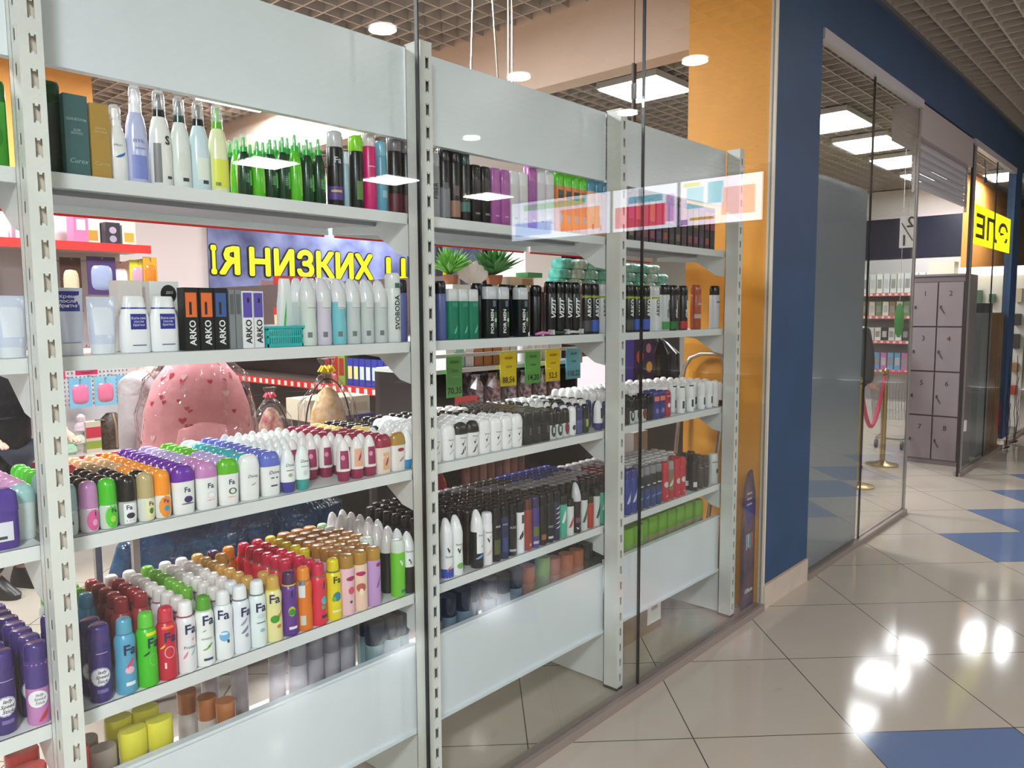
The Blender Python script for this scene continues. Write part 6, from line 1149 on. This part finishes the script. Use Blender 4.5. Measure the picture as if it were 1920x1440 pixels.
def cart():
    t = thing('shopping_cart', 'wire shopping trolley standing behind the brass posts', 'shopping cart', (8.78, .86, 0)); m = mat((150,150,150), .3, metal=.7); b = MB()
    for i in range(13):
        a = -.22+.44*i/12; b.bar((-.3, a, .45), (.35, a, .40), .004); b.bar((-.33, a*1.15, .86), (-.3, a, .45), .004); b.bar((.42, a*1.0, .8), (.35, a, .4), .004)
    for i in range(9):
        z = .45+.05*i
        for s in (-1, 1): b.bar((-.3-.004*i, s*(.22+.004*i), z), (.35+.008*i, s*(.22), z-.03), .004)
    for i in range(15):
        x = -.3+.65*i/14
        for s in (-1, 1): b.bar((x, s*.22, .43), (x*1.1, s*.25, .84), .004)
    obj('wire_basket', b.mesh('wire_basket', m), t)
    b = MB()
    for s in (-1, 1): b.tube([(-.42, s*.24, .98), (-.34, s*.23, .8), (-.3, s*.22, .3), (-.28, s*.22, .14), (.35, s*.16, .14)], .012, 8)
    b.bar((.35, -.16, .14), (.35, .16, .14), .02); obj('chassis', b.mesh('chassis', m), t); obj('push_bar', MB().bar((-.42, -.25, .98), (-.42, .25, .98), .03).mesh('push_bar', mat((206,60,80))), t)
    for x, y in ((-.26, -.22), (-.26, .22), (.35, -.16), (.35, .16)): b = MB().loft([(-.014, .06, .06), (.014, .06, .06)], 18, Matrix.Translation((x, y, .062)) @ Matrix.Rotation(math.pi/2, 4, 'X')); obj('wheel', b.mesh('wheel', mat((70,66,66), .5), True), t)
    return t
c_ = cart(); c_.rotation_euler = (0, 0, 3.2); c_.scale = (.82, .82, .82)
# mirrored 2/1 sign, yellow sign seen from behind
o = bx('hanging_number_sign', 6.99, 7.0, .275, .405, 2.09, 2.375, mat((226,224,218))); tag(o, 'small white hanging sign with mirrored 2 and 1 beside the window frame', 'sign')
letters('lettering', '2', .13, mat((40,38,40)), o, (6.988, .315, 2.31), '-x', mirror=True, bold=.02); letters('lettering', '1', .13, mat((40,38,40)), o, (6.988, .365, 2.15), '-x', mirror=True, bold=.02); obj('slash', MB().bar((6.987, .39, 2.31), (6.987, .295, 2.15), .004, .008).mesh('slash', mat((40,38,40))), o)
obj('sign_wire', MB().bar((6.995, .34, 2.375), (6.995, .34, CEIL), .003).mesh('sign_wire', ALU), o)
o = bx('yellow_sign', 7.62, 9.33, FY+.014, FY+.018, 2.14, 2.50, mat((246,240,20), .5, emit=.8)); tag(o, 'yellow shop sign with reversed dark letters on the far glass pane', 'sign')  # sign is no lamp; its emission stands in for store light behind it
vs, fs = text2d('ЭЛЕ', 1.0, bold=.02); xa = min(v[0] for v in vs); xb = max(v[0] for v in vs); ya = min(v[1] for v in vs); yb = max(v[1] for v in vs)
obj('lettering', MB().add([(9.20-(v[0]-xa)/(xb-xa)*1.52, FY+.0125, 2.20+(v[1]-ya)/(yb-ya)*.23) for v in vs], fs).mesh('lettering', mat((110,70,40))), o)
# padlock at the glass head
tag(obj('padlock', MB().loft([(0, .02, .012, 4), (.045, .02, .012, 4)], 12, Matrix.Translation((7.75, FY-.03, 2.70))).tube([(7.738, FY-.03, 2.745), (7.738, FY-.03, 2.775), (7.75, FY-.03, 2.785), (7.762, FY-.03, 2.775), (7.762, FY-.03, 2.745)], .004, 6).bar((7.75, FY-.03, 2.785), (7.68, FY-.028, 2.90), .004).mesh('padlock', DARK)), 'small black padlock hanging at the top of the far glass pane', 'padlock')
# far room: fridge, crate, pegboard
struct('wall_far_room', MB().box(10.6, 10.75, .0, .72, 0, 2.0), mat((226,220,210), .6))
t = thing('grey_fridge', 'tall grey cabinet with dark top behind the far glass pane', 'cabinet', (8.55, .0, 0)); bx('cabinet_body', 0, .5, .02, .30, 0, 1.50, mat((128,134,136), .35), t); bx('dark_top', 0, .5, .02, .30, 1.50, 1.60, mat((52,56,60)), t); bx('door_seam', -.002, 0, .02, .30, .7, .706, mat((70,74,76)), t)
tag(obj('brown_crate', MB().box(9.08, 9.34, -.04, .14, 0, 1.50).mesh('brown_crate', mat((150,106,66), .6, noise=.2, nscale=5))), 'tall brown wooden box between the grey cabinet and the far blue column', 'box')
t = thing('tool_pegboard', 'white pegboard rack hung with small tools near the far blue column', 'shelf rack', (10.3, 0, 0)); bx('back_panel', .2, .25, -.06, .70, .1, 1.95, mat((232,226,216), .5), t); bx('light_top', 0, .25, -.06, .70, 1.95, 2.05, mat((240,236,226), .4, emit=1.2), t)
rnd = random.Random(4)
for i in range(24):
    z = .5+.28*(i // 5); y = -.03+.14*(i % 5); h = rnd.uniform(.08, .2)
    o = obj('hanging_tool', MB().box(10.42, 10.495, y, y+.06, z, z+h).mesh('hanging_tool', mat(rnd.choice([(190,70,50), (60,56,54), (206,190,160), (80,110,90), (170,120,70)]))), None); tag(o, 'small boxed tool on the far pegboard, %s along in row %s' % (ORD[i % 5].replace('front', 'first'), ['one', 'two', 'three', 'four', 'five'][i // 5]), 'tool', 'tools on the far pegboard')
for i, (x, l) in enumerate(((9.30, 'black cable tangle left of the far blue column foot'), (9.80, 'black cable tangle right of the far blue column foot'))):
    rnd = random.Random(i+20); b = MB()
    for k in range(3):
        p = [Vector((x+rnd.uniform(-.03, .03), FY-.03+rnd.uniform(-.0, .0), (1.0-.25*k)*(1-j/12)+.012)) + Vector((.05*math.sin(j*.7+k*2)*(j/12+.2), -.02-.015*k, 0)) for j in range(13)]; b.tube(p, .0035, 6)
    b.tube([(x-.05, FY-.05, .012), (x, FY-.09, .03), (x+.06, FY-.06, .012)], .008, 6); tag(obj('cable', b.mesh('cable', mat((24,22,22), .5), True)), l, 'cable')
# red merchandise beyond the column
tag(blob('red_bag', [(0, .07, .05), (.1, .11, .07), (.3, .09, .06), (.42, .04, .03)], mat((190,36,40), .5), (10.55, -.25, .0), '', None, 16, .03), 'red bag standing on the floor at the far right edge', 'bag')

# ------------------------------------------------------------------ across the corridor (seen mirrored in the glass)
for i, (y0, y1, c, l) in enumerate([(-4.27, -3.0, (236,222,236), 'lit advertising screen nearest the shop glass, mirrored beside the orange column'), (-5.46, -4.31, (226,226,240), 'middle lit advertising screen, mirrored on the right bay'), (-7.6, -5.50, (206,216,236), 'farthest lit advertising screen, mirrored on the middle bay')]):
    t = thing('lit_screen', l, 'screen', (9.6, y0, 2.76), 0, 'lit advertising screens over the corridor'); w = y1-y0
    bx('screen_housing', .005, .08, 0, w, 0, .66, DARK, t); bx('screen_face', 0, .005, .01, w-.01, .01, .65, mat(c, .4, emit=2.4), t)
    rnd = random.Random(30+i)
    for k, (a, b_, z0, z1, cc) in enumerate([[(.1, .35, .25, .55, (150,210,226)), (.4, .62, .3, .6, (110,190,210)), (.15, .5, .08, .12, (200,160,60)), (.6, 1.05, .12, .5, (240,170,170)), (.05, .3, .56, .62, (226,220,60)), (.02, .12, .02, .1, (120,120,190))],
            [(.05, .95, .06, .38, (226,60,90)), (.3, .9, .42, .52, (110,190,210)), (.96, 1.1, .1, .5, (190,150,210))], [(.1, .9, .08, .3, (90,140,220)), (1.1, 1.9, .1, .45, (236,150,90)), (.3, 1.6, .5, .6, (120,200,150))]][i]):
        bx('screen_picture', -.002, 0, a*w/1.15 if i < 2 else a, b_*w/1.15 if i < 2 else b_, z0, z1, mat(cc, .4, emit=1.9), t)
    bx('bracket', .03, .05, w/2-.02, w/2+.02, .66, CEIL-2.76, ALU, t)
struct('wall_opposite_shop', MB().box(-7, 1.2, -9.4, -9.3, 0, 3.42), mat((176,182,182), .7))
